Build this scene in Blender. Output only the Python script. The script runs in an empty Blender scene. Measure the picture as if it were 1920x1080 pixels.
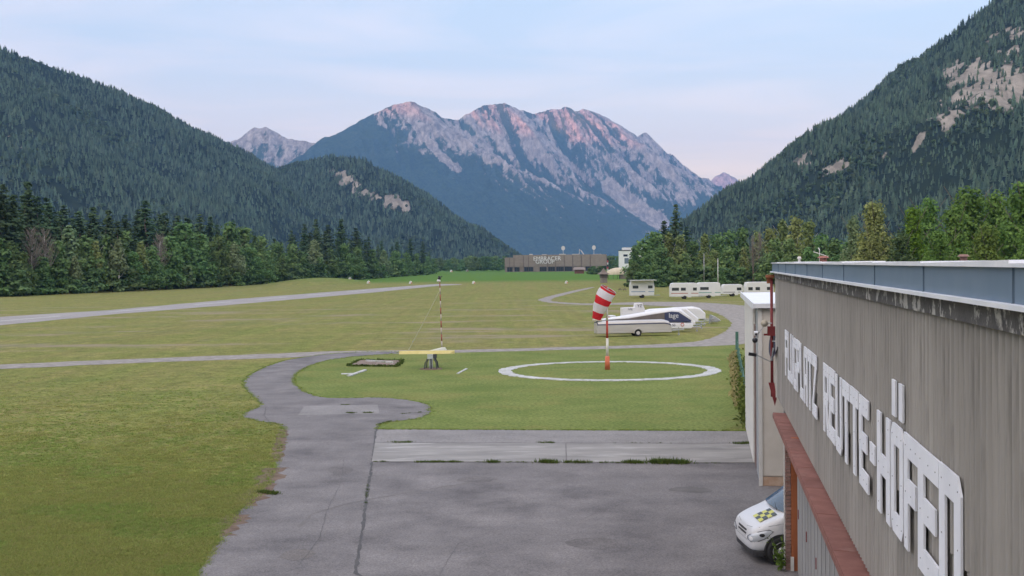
import bpy, math, random
import numpy as np
from mathutils import Vector, Matrix

# ------------------------------------------------------------------ camera
SC = bpy.context.scene
COL = SC.collection
FPX = 2250.0                      # focal length in photo pixels (1920 wide)
CAM_H = 6.7
PITCH, ROLL = 0.0196, 0.010
CAM = Vector((0, 0, CAM_H))
FW = Vector((0, math.cos(PITCH), -math.sin(PITCH)))
U0 = Vector((0, math.sin(PITCH), math.cos(PITCH)))
R0 = Vector((1, 0, 0))
RT = (R0 * math.cos(ROLL) - U0 * math.sin(ROLL)).normalized()
UP = (U0 * math.cos(ROLL) + R0 * math.sin(ROLL)).normalized()
camd = bpy.data.cameras.new('camera')
camd.sensor_width = 36.0
camd.lens = FPX / 1920.0 * 36.0
camd.clip_start, camd.clip_end = 0.1, 60000.0
cam = bpy.data.objects.new('camera', camd)
COL.objects.link(cam)
m = Matrix((RT, UP, -FW)).transposed().to_4x4()
m.translation = CAM
cam.matrix_world = m
SC.camera = cam

# ------------------------------------------------------------------ sky, sun, exposure
SUN_AZ = math.radians(214.0)      # clockwise from +Y: behind the camera, to the left
SUN_EL = math.radians(2.5)
SUN_DIR = Vector((math.sin(SUN_AZ) * math.cos(SUN_EL), math.cos(SUN_AZ) * math.cos(SUN_EL), math.sin(SUN_EL)))
world = bpy.data.worlds.new('World'); SC.world = world
world.use_nodes = True
nt = world.node_tree; nt.nodes.clear()
def N(nt, t, **kw):
    n = nt.nodes.new(t)
    for k, v in kw.items(): setattr(n, k, v)
    return n
def L(nt, a, b): nt.links.new(a, b)
wo = N(nt, 'ShaderNodeOutputWorld'); bg = N(nt, 'ShaderNodeBackground')
sky = N(nt, 'ShaderNodeTexSky')
sky.sky_type = 'NISHITA'; sky.sun_disc = False
sky.sun_elevation = SUN_EL; sky.sun_rotation = SUN_AZ
sky.altitude = 850; sky.air_density = 1.0; sky.dust_density = 1.0; sky.ozone_density = 2.0
bg.inputs['Strength'].default_value = 0.06
# thin high cirrus, on a flat layer far above
tc = N(nt, 'ShaderNodeTexCoord'); sep = N(nt, 'ShaderNodeSeparateXYZ'); L(nt, tc.outputs['Generated'], sep.inputs[0])
zz = N(nt, 'ShaderNodeMath', operation='MAXIMUM'); L(nt, sep.outputs['Z'], zz.inputs[0]); zz.inputs[1].default_value = 0.03
dx = N(nt, 'ShaderNodeMath', operation='DIVIDE'); L(nt, sep.outputs['X'], dx.inputs[0]); L(nt, zz.outputs[0], dx.inputs[1])
dy = N(nt, 'ShaderNodeMath', operation='DIVIDE'); L(nt, sep.outputs['Y'], dy.inputs[0]); L(nt, zz.outputs[0], dy.inputs[1])
cmb = N(nt, 'ShaderNodeCombineXYZ'); L(nt, dx.outputs[0], cmb.inputs[0]); L(nt, dy.outputs[0], cmb.inputs[1])
mp = N(nt, 'ShaderNodeMapping'); mp.inputs['Scale'].default_value = (0.55, 0.62, 1); mp.inputs['Rotation'].default_value = (0, 0, 0.12)
L(nt, cmb.outputs[0], mp.inputs[0])
cn = N(nt, 'ShaderNodeTexNoise'); cn.inputs['Scale'].default_value = 1.0; cn.inputs['Detail'].default_value = 6; cn.inputs['Distortion'].default_value = 0.6; cn.inputs['Roughness'].default_value = 0.55
L(nt, mp.outputs[0], cn.inputs['Vector'])
cr = N(nt, 'ShaderNodeValToRGB'); cr.color_ramp.elements[0].position = 0.44; cr.color_ramp.elements[1].position = 0.66
cr.color_ramp.elements[0].color = (0, 0, 0, 1); cr.color_ramp.elements[1].color = (0.75, 0.75, 0.75, 1)
L(nt, cn.outputs['Fac'], cr.inputs[0])
# pale high veil over the whole sky: pinkish low down, blue above, whiter overhead
vr = N(nt, 'ShaderNodeValToRGB'); e = vr.color_ramp.elements
VEIL = [(0.0, (1.05, 0.68, 0.48)), (0.06, (1.0, 0.68, 0.50)), (0.10, (0.78, 0.60, 0.52)), (0.16, (0.47, 0.475, 0.53)), (0.26, (0.36, 0.43, 0.535)), (0.6, (0.50, 0.58, 0.72)), (1.0, (0.54, 0.60, 0.72))]
while len(e) < len(VEIL): e.new(0.5)
for k, (p_, c_) in enumerate(VEIL): e[k].position = p_; e[k].color = (*c_, 1)
L(nt, sep.outputs['Z'], vr.inputs[0])
SKYMIX = N(nt, 'ShaderNodeMixRGB', blend_type='MIX')
cl = N(nt, 'ShaderNodeMixRGB', blend_type='ADD'); cl.inputs[0].default_value = 1; cl.inputs[2].default_value = (0.19, 0.085, 0.03, 1)
L(nt, vr.outputs[0], cl.inputs[1])
L(nt, cr.outputs[0], SKYMIX.inputs[0]); L(nt, vr.outputs[0], SKYMIX.inputs[1]); L(nt, cl.outputs[0], SKYMIX.inputs[2])
# the veil grows brighter and warmer towards the rising sun behind the camera
dt = N(nt, 'ShaderNodeVectorMath', operation='DOT_PRODUCT'); L(nt, tc.outputs['Generated'], dt.inputs[0]); dt.inputs[1].default_value = tuple(SUN_DIR)
lb = N(nt, 'ShaderNodeMapRange'); lb.inputs['From Min'].default_value = -0.6; lb.inputs['From Max'].default_value = 1.0; lb.interpolation_type = 'SMOOTHSTEP'; L(nt, dt.outputs['Value'], lb.inputs[0])
gain = N(nt, 'ShaderNodeMixRGB'); gain.inputs[1].default_value = (1, 1, 1, 1); gain.inputs[2].default_value = (3.0, 2.45, 1.9, 1); L(nt, lb.outputs[0], gain.inputs[0])
sung = N(nt, 'ShaderNodeMixRGB', blend_type='MULTIPLY'); sung.inputs[0].default_value = 1; L(nt, SKYMIX.outputs[0], sung.inputs[1]); L(nt, gain.outputs[0], sung.inputs[2])
bg2 = N(nt, 'ShaderNodeBackground'); L(nt, sung.outputs[0], bg2.inputs['Color']); bg2.inputs['Strength'].default_value = 0.5
ads = N(nt, 'ShaderNodeAddShader'); L(nt, sky.outputs[0], bg.inputs['Color'])
L(nt, bg.outputs[0], ads.inputs[0]); L(nt, bg2.outputs[0], ads.inputs[1]); L(nt, ads.outputs[0], wo.inputs['Surface'])

sund = bpy.data.lights.new('sun', 'SUN'); sund.energy = 5.0; sund.angle = math.radians(0.5); sund.color = (1.0, 0.27, 0.15)
sun = bpy.data.objects.new('sun', sund); COL.objects.link(sun)
sun.rotation_euler = (-SUN_DIR).to_track_quat('-Z', 'Y').to_euler()
vs = SC.view_settings
vs.view_transform = 'Standard'; vs.look = 'None'; vs.gamma = 1.0; vs.use_curve_mapping = False
vs.exposure = 1.66
SC.cycles.use_denoising = True
SC.cycles.max_bounces = 5; SC.cycles.diffuse_bounces = 2; SC.cycles.glossy_bounces = 2; SC.cycles.volume_bounces = 0
SC.cycles.transparent_max_bounces = 8

# ------------------------------------------------------------------ helpers
rng = np.random.default_rng(7)
random.seed(7)
def ray(px, py):
    return FW + RT * ((px - 960) / FPX) + UP * ((540 - py) / FPX)
def G(px, py, z=0.0):
    "photo pixel -> point on the level z"
    d = ray(px, py); s = (z - CAM_H) / d.z
    return CAM + d * s
def P(px, py, D):
    "photo pixel -> point at distance D along the view"
    d = ray(px, py); return CAM + d * (D / d.y)
def project(X, Y, Z):
    "numpy world -> photo pixels"
    z = Z - CAM_H
    f = X * FW.x + Y * FW.y + z * FW.z
    r = X * RT.x + Y * RT.y + z * RT.z
    u = X * UP.x + Y * UP.y + z * UP.z
    return 960 + FPX * r / f, 540 - FPX * u / f, f

def tag(o, label=None, cat=None, group=None, kind=None):
    if label: o['label'] = label
    if cat: o['category'] = cat
    if group: o['group'] = group
    if kind: o['kind'] = kind
    return o
def empty(name, loc=(0, 0, 0), rz=0.0, label=None, cat=None, group=None):
    o = bpy.data.objects.new(name, None); COL.objects.link(o)
    o.location = loc; o.rotation_euler = (0, 0, rz); o.empty_display_size = 0.3
    return tag(o, label, cat, group)
def obj(name, mesh, parent=None, loc=None, rot=None, mat=None):
    o = bpy.data.objects.new(name, mesh); COL.objects.link(o)
    if parent: o.parent = parent
    if loc is not None: o.location = loc
    if rot is not None: o.rotation_euler = rot
    if mat is not None and not mesh.materials: mesh.materials.append(mat)
    return o

class MB:
    def __init__(s): s.v = []; s.f = []; s.mi = []
    def add(s, vs, fs, mi=0):
        o = len(s.v); s.v += [tuple(p) for p in vs]
        s.f += [tuple(i + o for i in f) for f in fs]; s.mi += [mi] * len(fs); return s
    def box(s, c, d, rot=None, mi=0, taper=1.0):
        x, y, z = d[0] / 2, d[1] / 2, d[2] / 2
        vs = [(-x, -y, -z), (x, -y, -z), (x, y, -z), (-x, y, -z)] + [(i * taper, j * taper, z) for i, j in ((-x, -y), (x, -y), (x, y), (-x, y))]
        if rot is not None:
            vs = [rot @ Vector(p) for p in vs]
        vs = [(p[0] + c[0], p[1] + c[1], p[2] + c[2]) for p in vs]
        return s.add(vs, [(3, 2, 1, 0), (4, 5, 6, 7), (0, 1, 5, 4), (1, 2, 6, 5), (2, 3, 7, 6), (3, 0, 4, 7)], mi)
    def tube(s, p0, p1, r0, r1=None, n=10, caps=True, mi=0):
        return s.path([p0, p1], [r0, r0 if r1 is None else r1], n, caps, mi)
    def path(s, pts, rs, n=8, caps=True, mi=0):
        pts = [Vector(p) for p in pts]
        if not hasattr(rs, '__len__'): rs = [rs] * len(pts)
        rings = []
        for i, p in enumerate(pts):
            d = (pts[min(i + 1, len(pts) - 1)] - pts[max(i - 1, 0)]).normalized()
            a = Vector((0, 0, 1)) if abs(d.z) < 0.9 else Vector((1, 0, 0))
            u = d.cross(a).normalized(); w = d.cross(u)
            rings.append([p + (u * math.cos(t) + w * math.sin(t)) * rs[i] for t in [2 * math.pi * k / n for k in range(n)]])
        vs = [q for r in rings for q in r]; fs = []
        for i in range(len(pts) - 1):
            for k in range(n):
                a, b = i * n + k, i * n + (k + 1) % n
                fs.append((a, b, b + n, a + n))
        if caps:
            fs.append(tuple(range(n))[::-1]); fs.append(tuple((len(pts) - 1) * n + k for k in range(n)))
        return s.add(vs, fs, mi)
    def prism(s, poly, fn0, fn1, mi=0):
        "poly 2D -> fn0/fn1 map (a,b) to the two end faces"
        n = len(poly)
        vs = [fn0(*p) for p in poly] + [fn1(*p) for p in poly]
        fs = [tuple(range(n))[::-1], tuple(range(n, 2 * n))] + [(i, (i + 1) % n, (i + 1) % n + n, i + n) for i in range(n)]
        return s.add(vs, fs, mi)
    def loft(s, rings, caps=True, mi=0, closed=True):
        n = len(rings[0]); vs = [p for r in rings for p in r]; fs = []
        for i in range(len(rings) - 1):
            for k in range(n if closed else n - 1):
                a, b = i * n + k, i * n + (k + 1) % n
                fs.append((a, b, b + n, a + n))
        if caps:
            fs.append(tuple(range(n))[::-1]); fs.append(tuple((len(rings) - 1) * n + k for k in range(n)))
        return s.add(vs, fs, mi)
    def mesh(s, name, mats, smooth=False):
        me = bpy.data.meshes.new(name); me.from_pydata(s.v, [], s.f)
        for mt in (mats if isinstance(mats, (list, tuple)) else [mats]): me.materials.append(mt)
        if any(s.mi): me.polygons.foreach_set('material_index', s.mi)
        if smooth: me.polygons.foreach_set('use_smooth', [True] * len(me.polygons))
        me.update(); return me
    def build(s, name, mats, parent=None, smooth=False, loc=None, rot=None, bevel=0):
        o = obj(name, s.mesh(name, mats, smooth), parent, loc, rot)
        if bevel:
            b = o.modifiers.new('bevel', 'BEVEL'); b.width = bevel; b.segments = 2; b.limit_method = 'ANGLE'
        return o

MATS = {}
def mat(name, col, rough=0.8, col2=None, scale=5.0, amt=0.5, bump=0.0, bscale=None, metal=0.0, spec=0.5, detail=5, stretch=None, rand=0.0, coords='Object', col3=None, scale3=1.0, pos3=(0.55, 0.7)):
    if name in MATS: return MATS[name]
    mt = bpy.data.materials.new(name); mt.use_nodes = True; MATS[name] = mt
    nt = mt.node_tree; b = nt.nodes['Principled BSDF']
    b.inputs['Roughness'].default_value = rough; b.inputs['Metallic'].default_value = metal
    b.inputs['Specular IOR Level'].default_value = spec
    c4 = lambda c: (c[0], c[1], c[2], 1)
    tcn = N(nt, 'ShaderNodeTexCoord'); vec = tcn.outputs[coords]
    if stretch:
        mpn = N(nt, 'ShaderNodeMapping'); mpn.inputs['Scale'].default_value = stretch; L(nt, vec, mpn.inputs[0]); vec = mpn.outputs[0]
    cur = None
    if col2 is not None:
        n1 = N(nt, 'ShaderNodeTexNoise'); n1.inputs['Scale'].default_value = scale; n1.inputs['Detail'].default_value = detail; n1.inputs['Roughness'].default_value = 0.6
        L(nt, vec, n1.inputs['Vector'])
        r = N(nt, 'ShaderNodeValToRGB'); w = 0.5 * (1 - amt) * 0.5
        r.color_ramp.elements[0].position = 0.32 + 0.12 * (1 - amt) * 0; r.color_ramp.elements[1].position = 0.68
        r.color_ramp.elements[0].color = c4(col); r.color_ramp.elements[1].color = c4(col2)
        L(nt, n1.outputs['Fac'], r.inputs[0]); cur = r.outputs[0]
        if col3 is not None:
            n3 = N(nt, 'ShaderNodeTexNoise'); n3.inputs['Scale'].default_value = scale3; n3.inputs['Detail'].default_value = 6; n3.inputs['Roughness'].default_value = 0.65
            L(nt, vec, n3.inputs['Vector'])
            r3 = N(nt, 'ShaderNodeValToRGB'); r3.color_ramp.elements[0].position = pos3[0]; r3.color_ramp.elements[1].position = pos3[1]
            L(nt, n3.outputs['Fac'], r3.inputs[0])
            mx = N(nt, 'ShaderNodeMixRGB'); L(nt, r3.outputs[0], mx.inputs[0]); L(nt, cur, mx.inputs[1]); mx.inputs[2].default_value = c4(col3); cur = mx.outputs[0]
    if rand:
        oi = N(nt, 'ShaderNodeObjectInfo'); hs = N(nt, 'ShaderNodeHueSaturation')
        mr = N(nt, 'ShaderNodeMapRange'); mr.inputs['To Min'].default_value = 1 - rand; mr.inputs['To Max'].default_value = 1 + rand
        L(nt, oi.outputs['Random'], mr.inputs[0]); L(nt, mr.outputs[0], hs.inputs['Value'])
        if cur is not None: L(nt, cur, hs.inputs['Color'])
        else: hs.inputs['Color'].default_value = c4(col)
        cur = hs.outputs[0]
    if cur is not None: L(nt, cur, b.inputs['Base Color'])
    else: b.inputs['Base Color'].default_value = c4(col)
    if bump:
        nb = N(nt, 'ShaderNodeTexNoise'); nb.inputs['Scale'].default_value = bscale or scale * 3; nb.inputs['Detail'].default_value = 4
        L(nt, vec, nb.inputs['Vector'])
        bp = N(nt, 'ShaderNodeBump'); bp.inputs['Strength'].default_value = bump; bp.inputs['Distance'].default_value = 0.02
        L(nt, nb.outputs['Fac'], bp.inputs['Height']); L(nt, bp.outputs[0], b.inputs['Normal'])
    return mt

# value noise
_tab = np.random.default_rng(3).random((512, 512)).astype(np.float32)
def vnoise(x, y):
    xi = np.floor(x).astype(int); yi = np.floor(y).astype(int); fx = x - xi; fy = y - yi
    fx = fx * fx * fx * (fx * (fx * 6 - 15) + 10); fy = fy * fy * fy * (fy * (fy * 6 - 15) + 10)
    a = _tab[xi % 512, yi % 512]; b = _tab[(xi + 1) % 512, yi % 512]; c = _tab[xi % 512, (yi + 1) % 512]; d = _tab[(xi + 1) % 512, (yi + 1) % 512]
    return (a * (1 - fx) + b * fx) * (1 - fy) + (c * (1 - fx) + d * fx) * fy
def fbm(x, y, oct=5, gain=0.5):
    s = 0; a = 1; t = 0
    for i in range(oct):
        s = s + a * (vnoise(x * 2 ** i + 17.3 * i, y * 2 ** i + 9.1 * i) - 0.5); t += a; a *= gain
    return s / t * 2
def ridged(x, y, oct=4, gain=0.5):
    s = 0; a = 1; t = 0
    for i in range(oct):
        s = s + a * (1 - np.abs(2 * vnoise(x * 2 ** i + 31.7 * i, y * 2 ** i + 5.3 * i) - 1)); t += a; a *= gain
    return s / t
def ridge_field(X, Y, pts, k, sm=25.0):
    "terrain falling with slope k away from a 3D crest line"
    H = np.full(X.shape, -1e9); Hc = np.full(X.shape, -1e9)
    for (a, b) in zip(pts[:-1], pts[1:]):
        ax, ay, az = a; bx, by, bz = b
        ex, ey = bx - ax, by - ay; l2 = ex * ex + ey * ey
        t = np.clip(((X - ax) * ex + (Y - ay) * ey) / l2, 0, 1)
        d = np.hypot(X - ax - t * ex, Y - ay - t * ey)
        c = az + t * (bz - az); h = c - k * d
        Hc = np.where(h > H, c, Hc); H = np.maximum(H, h)
    return H, Hc
def grid_mesh(name, X, Y, Z, attrs, mats, keep=None):
    ny, nx = X.shape
    co = np.stack([X, Y, np.maximum(Z, -0.6)], -1).reshape(-1, 3).astype(np.float32)
    idx = np.arange(ny * nx).reshape(ny, nx)
    q = np.stack([idx[:-1, :-1], idx[:-1, 1:], idx[1:, 1:], idx[1:, :-1]], -1).reshape(-1, 4)
    if keep is not None:
        kf = (keep[:-1, :-1] | keep[:-1, 1:] | keep[1:, 1:] | keep[1:, :-1]).reshape(-1)
        q = q[kf]
        used = np.unique(q); mp_ = -np.ones(ny * nx, int); mp_[used] = np.arange(len(used)); q = mp_[q]; co = co[used]
        attrs = {k: v.reshape(-1)[used] for k, v in attrs.items()}
    me = bpy.data.meshes.new(name)
    me.vertices.add(len(co)); me.vertices.foreach_set('co', co.ravel())
    me.loops.add(q.size); me.loops.foreach_set('vertex_index', q.ravel().astype(np.int32))
    me.polygons.add(len(q)); me.polygons.foreach_set('loop_start', (np.arange(len(q)) * 4).astype(np.int32)); me.polygons.foreach_set('loop_total', np.full(len(q), 4, np.int32))
    me.update(calc_edges=True)
    for k, v in attrs.items():
        at = me.attributes.new(k, 'FLOAT', 'POINT'); at.data.foreach_set('value', np.ascontiguousarray(v.reshape(-1), np.float32))
    me.polygons.foreach_set('use_smooth', np.ones(len(q), bool))
    for mt in mats: me.materials.append(mt)
    return me
# ------------------------------------------------------------------ terrain
def terrain_mat(name, forest, forest2, rock, rock2, fscale, rscale, grass=None, sharp=0.09, bumpd=3.0, diag=-0.56):
    mt = bpy.data.materials.new(name); mt.use_nodes = True; nt = mt.node_tree; b = nt.nodes['Principled BSDF']
    b.inputs['Roughness'].default_value = 0.95; b.inputs['Specular IOR Level'].default_value = 0.1
    tcn = N(nt, 'ShaderNodeTexCoord'); at = N(nt, 'ShaderNodeAttribute'); at.attribute_name = 'rock'
    def noise(s, d=5, st=None, dist=0.0):
        n = N(nt, 'ShaderNodeTexNoise'); n.inputs['Scale'].default_value = s; n.inputs['Detail'].default_value = d; n.inputs['Roughness'].default_value = 0.65; n.inputs['Distortion'].default_value = dist
        v = tcn.outputs['Object']
        if st:
            mpn = N(nt, 'ShaderNodeMapping'); mpn.inputs['Scale'].default_value = st[0]; mpn.inputs['Rotation'].default_value = st[1]; L(nt, v, mpn.inputs[0]); v = mpn.outputs[0]
        L(nt, v, n.inputs['Vector']); return n.outputs['Fac']
    def ramp(f, a, c0, bb, c1):
        r = N(nt, 'ShaderNodeValToRGB'); e = r.color_ramp.elements; e[0].position = a; e[1].position = bb; e[0].color = (*c0, 1); e[1].color = (*c1, 1); L(nt, f, r.inputs[0]); return r.outputs[0]
    fc = ramp(noise(fscale, 6), 0.38, forest, 0.64, forest2)
    if grass is not None:
        gm = ramp(noise(fscale * 0.05, 4), 0.5, (0, 0, 0), 0.7, (1, 1, 1))
        ga = N(nt, 'ShaderNodeAttribute'); ga.attribute_name = 'alp'
        mu = N(nt, 'ShaderNodeMath', operation='MULTIPLY'); L(nt, gm, mu.inputs[0]); L(nt, ga.outputs['Fac'], mu.inputs[1])
        mx = N(nt, 'ShaderNodeMixRGB'); L(nt, mu.outputs[0], mx.inputs[0]); L(nt, fc, mx.inputs[1]); mx.inputs[2].default_value = (*grass, 1); fc = mx.outputs[0]
    rc = ramp(noise(rscale * 1.6, 10, ((1, .3, 0.5), (0, 0, diag)), 0.5), 0.36, rock, 0.64, rock2)
    # rock cover = vertex attribute perturbed by noise, hard edge
    ad = N(nt, 'ShaderNodeMath', operation='ADD'); L(nt, at.outputs['Fac'], ad.inputs[0])
    nn = N(nt, 'ShaderNodeMapRange'); nn.inputs['To Min'].default_value = -1.0; nn.inputs['To Max'].default_value = 1.0
    L(nt, noise(rscale * 1.4, 9, ((1.0, 0.22, 0.4), (0, 0, diag)), 0.4), nn.inputs[0]); L(nt, nn.outputs[0], ad.inputs[1])
    mk = ramp(ad.outputs[0], 0.5 - sharp, (0, 0, 0), 0.5 + sharp, (1, 1, 1))
    mx = N(nt, 'ShaderNodeMixRGB'); L(nt, mk, mx.inputs[0]); L(nt, fc, mx.inputs[1]); L(nt, rc, mx.inputs[2])
    L(nt, mx.outputs[0], b.inputs['Base Color'])
    bp = N(nt, 'ShaderNodeBump'); bp.inputs['Strength'].default_value = 0.9; bp.inputs['Distance'].default_value = bumpd
    L(nt, noise(fscale * 0.7, 7), bp.inputs['Height']); L(nt, bp.outputs[0], b.inputs['Normal'])
    return mt

def crest(l, dy=0.0, jag=0.0, sub=1):
    out = []; rj = np.random.default_rng(len(l))
    for (a, b) in zip(l[:-1], l[1:]):
        for k in range(sub):
            f = k / sub; j = rj.normal() * jag if k else 0.0
            out.append(tuple(P(a[0] + (b[0] - a[0]) * f + (rj.normal() * jag if k else 0), a[1] + (b[1] - a[1]) * f + dy + j, a[2] + (b[2] - a[2]) * f)))
    return out + [tuple(P(l[-1][0], l[-1][1] + dy, l[-1][2]))]

# --- the far rock massif at the end of the valley
XM0, XM1, YM0, YM1 = -2600, 3300, 5600, 12600
S = 13.5
X, Y = np.meshgrid(np.arange(XM0, XM1, S), np.arange(YM0, YM1, S * 1.25))
cp = [(380, 440, 7200), (480, 352, 7500), (540, 306, 7750), (590, 271, 8000), (640, 247, 8150), (700, 214, 8350), (740, 197, 8500), (775, 192, 8600), (810, 209, 8800), (835, 223, 8950), (865, 222, 9100),
      (890, 206, 9250), (915, 197, 9400), (945, 194, 9500), (975, 207, 9700), (1000, 213, 9800), (1030, 206, 9900), (1058, 200, 10000), (1085, 208, 10100), (1110, 208, 10200), (1140, 222, 10350),
      (1170, 241, 10500), (1195, 257, 10650), (1212, 249, 10800), (1224, 264, 10850), (1240, 277, 10900), (1265, 294, 11000), (1290, 316, 11100), (1315, 341, 11200), (1345, 366, 11300), (1420, 440, 11400)]
pts = crest(cp, -1.0, 1.6, 3)
wx = X + 90 * fbm(X / 500, Y / 500, 4); wy = Y + 90 * fbm(X / 500 + 40, Y / 500 + 40, 4)
H0, Hmax = ridge_field(X, Y, pts, 0.62)
# spurs and gullies that run down to the right and towards the valley
ang = math.radians(32); ca, sa = math.cos(ang), math.sin(ang)
wr = 160 * fbm(X / 700 + 3, Y / 700, 3)
u = X * ca + Y * sa + wr; v = -X * sa + Y * ca
rel = np.clip((Hmax - H0) / 900.0, 0, 1.4)          # 0 at the crest, 1 towards the foot
amp = np.clip(rel * 3.2, 0, 1) * np.clip(1.5 - rel, 0.25, 1)
gul = ridged(u / 330, v / 2400, 5, 0.55)
gul2 = ridged(u / 95 + 7, v / 620, 4, 0.55)
big = ridged(u / 1150 + 2.3, v / 5000 + 1, 2)
Z = H0 + amp * ((big - 0.85) * 340 + (gul - 0.78) * 230 + (gul2 - 0.70) * 95) + amp * 26 * fbm(X / 60, Y / 60, 4)
Z += (1 - amp) * 9 * fbm(X / 70, Y / 70, 3)
px, py, dep = project(X, Y, Z)
# rock cover: high ground on the right side of the massif, gully sides and scree runs
xr = np.clip((px - 640) / 300, 0, 1)
lower = 240 + (px - 760) * 0.24 + 70 * fbm(u / 400, v / 1500, 3)
lower = np.where(px < 760, 225 + 0 * px, lower)
edge = np.interp(px, [600, 690, 740, 790, 860, 960, 1060, 1160, 1240, 1300, 1350], [140, 220, 242, 272, 284, 314, 336, 374, 384, 366, 340])
rock = 0.42 + (edge - py) / 130.0
rock = np.clip(rock, -0.4, 0.62) + 1.0 * (gul2 - 0.66) + 0.8 * (gul - 0.64) + 0.22 * fbm(X / 120, Y / 120, 3)
rock = np.where(px < 700, rock - 0.3, rock)
def streak(pts_, w, val):
    global rock
    for (a, b) in zip(pts_[:-1], pts_[1:]):
        ex, ey = b[0] - a[0], b[1] - a[1]; l2 = ex * ex + ey * ey
        t = np.clip(((px - a[0]) * ex + (py - a[1]) * ey) / l2, 0, 1)
        d = np.hypot(px - a[0] - t * ex, py - a[1] - t * ey)
        rock = np.where(dep < 11500, np.maximum(rock, val - np.clip(d / w, 0, 3)), rock)
streak([(1142, 348), (1170, 370), (1205, 396), (1240, 418)], 8, 2.4)
streak([(752, 205), (775, 230), (800, 262), (825, 290), (858, 318)], 5, 1.9)
streak([(930, 235), (948, 270), (960, 295)], 5, 1.7)
streak([(1195, 270), (1235, 310), (1250, 330)], 4, 1.7)
streak([(1010, 250), (1060, 300), (1110, 345)], 9, 1.1)
streak([(712, 222), (722, 236)], 6, 1.1)
streak([(800, 215), (835, 255), (850, 280)], 4, 1.0)
alp = np.clip((300 - py) / 60, 0, 1)
MT_FAR = terrain_mat('far_mountain', (0.022, 0.045, 0.030), (0.055, 0.085, 0.050), (0.15, 0.13, 0.12), (0.46, 0.40, 0.365), 0.05, 0.02, grass=(0.10, 0.12, 0.06), bumpd=16.0)
me = grid_mesh('far_mountain', X, Y, np.maximum(Z, -30), {'rock': rock, 'alp': alp}, [MT_FAR], keep=(Z > -20) & ((Hmax - H0 < 160) | (np.gradient(H0, axis=0) > -1)))
tag(obj('far_mountain', me), kind='structure')

# --- the small pale peak behind the left hill, and the pink peak down the valley
def peak(name, cp, k, S, rg, mtl, seed):
    pts = crest(cp, 0, 1.4, 3); xs = [p[0] for p in pts]; ys = [p[1] for p in pts]; r = 0.9 * max(p[2] for p in pts) / k
    X, Y = np.meshgrid(np.arange(min(xs) - r * .5, max(xs) + r * .5, S), np.arange(min(ys) - r, max(ys) + r * .4, S))
    H, Hm = ridge_field(X, Y, pts, k); am = np.clip((Hm - H) / 120, 0, 1)
    Z = H + am * ((ridged(X / 260 + seed, Y / 700, 5, .55) - .6) * 180 + 30 * fbm(X / 70, Y / 70 + seed, 4))
    rk = 0.9 - np.clip((Hm - H) / rg, 0, 1.2) + 0.2 * fbm(X / 150, Y / 150, 3)
    tag(obj(name, grid_mesh(name, X, Y, Z, {'rock': rk, 'alp': np.zeros_like(X)}, [mtl], keep=Z > -20)), kind='structure')
peak('pale_peak', [(390, 300, 8400), (440, 262, 8350), (460, 251, 8300), (470, 243, 8300), (478, 237, 8300), (488, 239, 8300), (497, 236, 8300), (508, 247, 8280), (520, 254, 8260), (535, 257, 8250), (550, 262, 8240), (590, 268, 8200), (650, 300, 8150)], 0.8, 18.0, 700, MT_FAR, 4)
peak('pink_peak', [(1280, 380, 15000), (1318, 348, 14800), (1338, 336, 14600), (1350, 327, 14500), (1357, 322, 14500), (1366, 328, 14450), (1378, 337, 14400), (1400, 352, 14300), (1440, 390, 14200)], 0.75, 30.0, 1500, MT_FAR, 9)

# --- the range behind the camera whose shadow lies over the valley
ux, uy = math.sin(SUN_AZ), math.cos(SUN_AZ)
X, Y = np.meshgrid(np.arange(-15000, 9000, 150.0), np.arange(-13500, 6000, 150.0))
cx, cy = ux * 4500, uy * 4500
a = (cx + uy * 9000, cy - ux * 9000, 1575); b = (cx - uy * 4000, cy + ux * 4000, 1575)
H, _ = ridge_field(X, Y, [a, b], 0.55)
Z = H + 40 * fbm(X / 900, Y / 900, 4) * np.clip((1575 - H) / 200, 0.2, 1) + (ridged(X / 1400, Y / 1400, 3) - .6) * 260 * np.clip((1575 - H) / 500, 0, 1)
tag(obj('mountain_range', grid_mesh('mountain_range', X, Y, Z, {'rock': np.clip((Z - 900) / 500, 0, 1), 'alp': 0 * X}, [MT_FAR], keep=Z > -20)), kind='structure')

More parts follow.
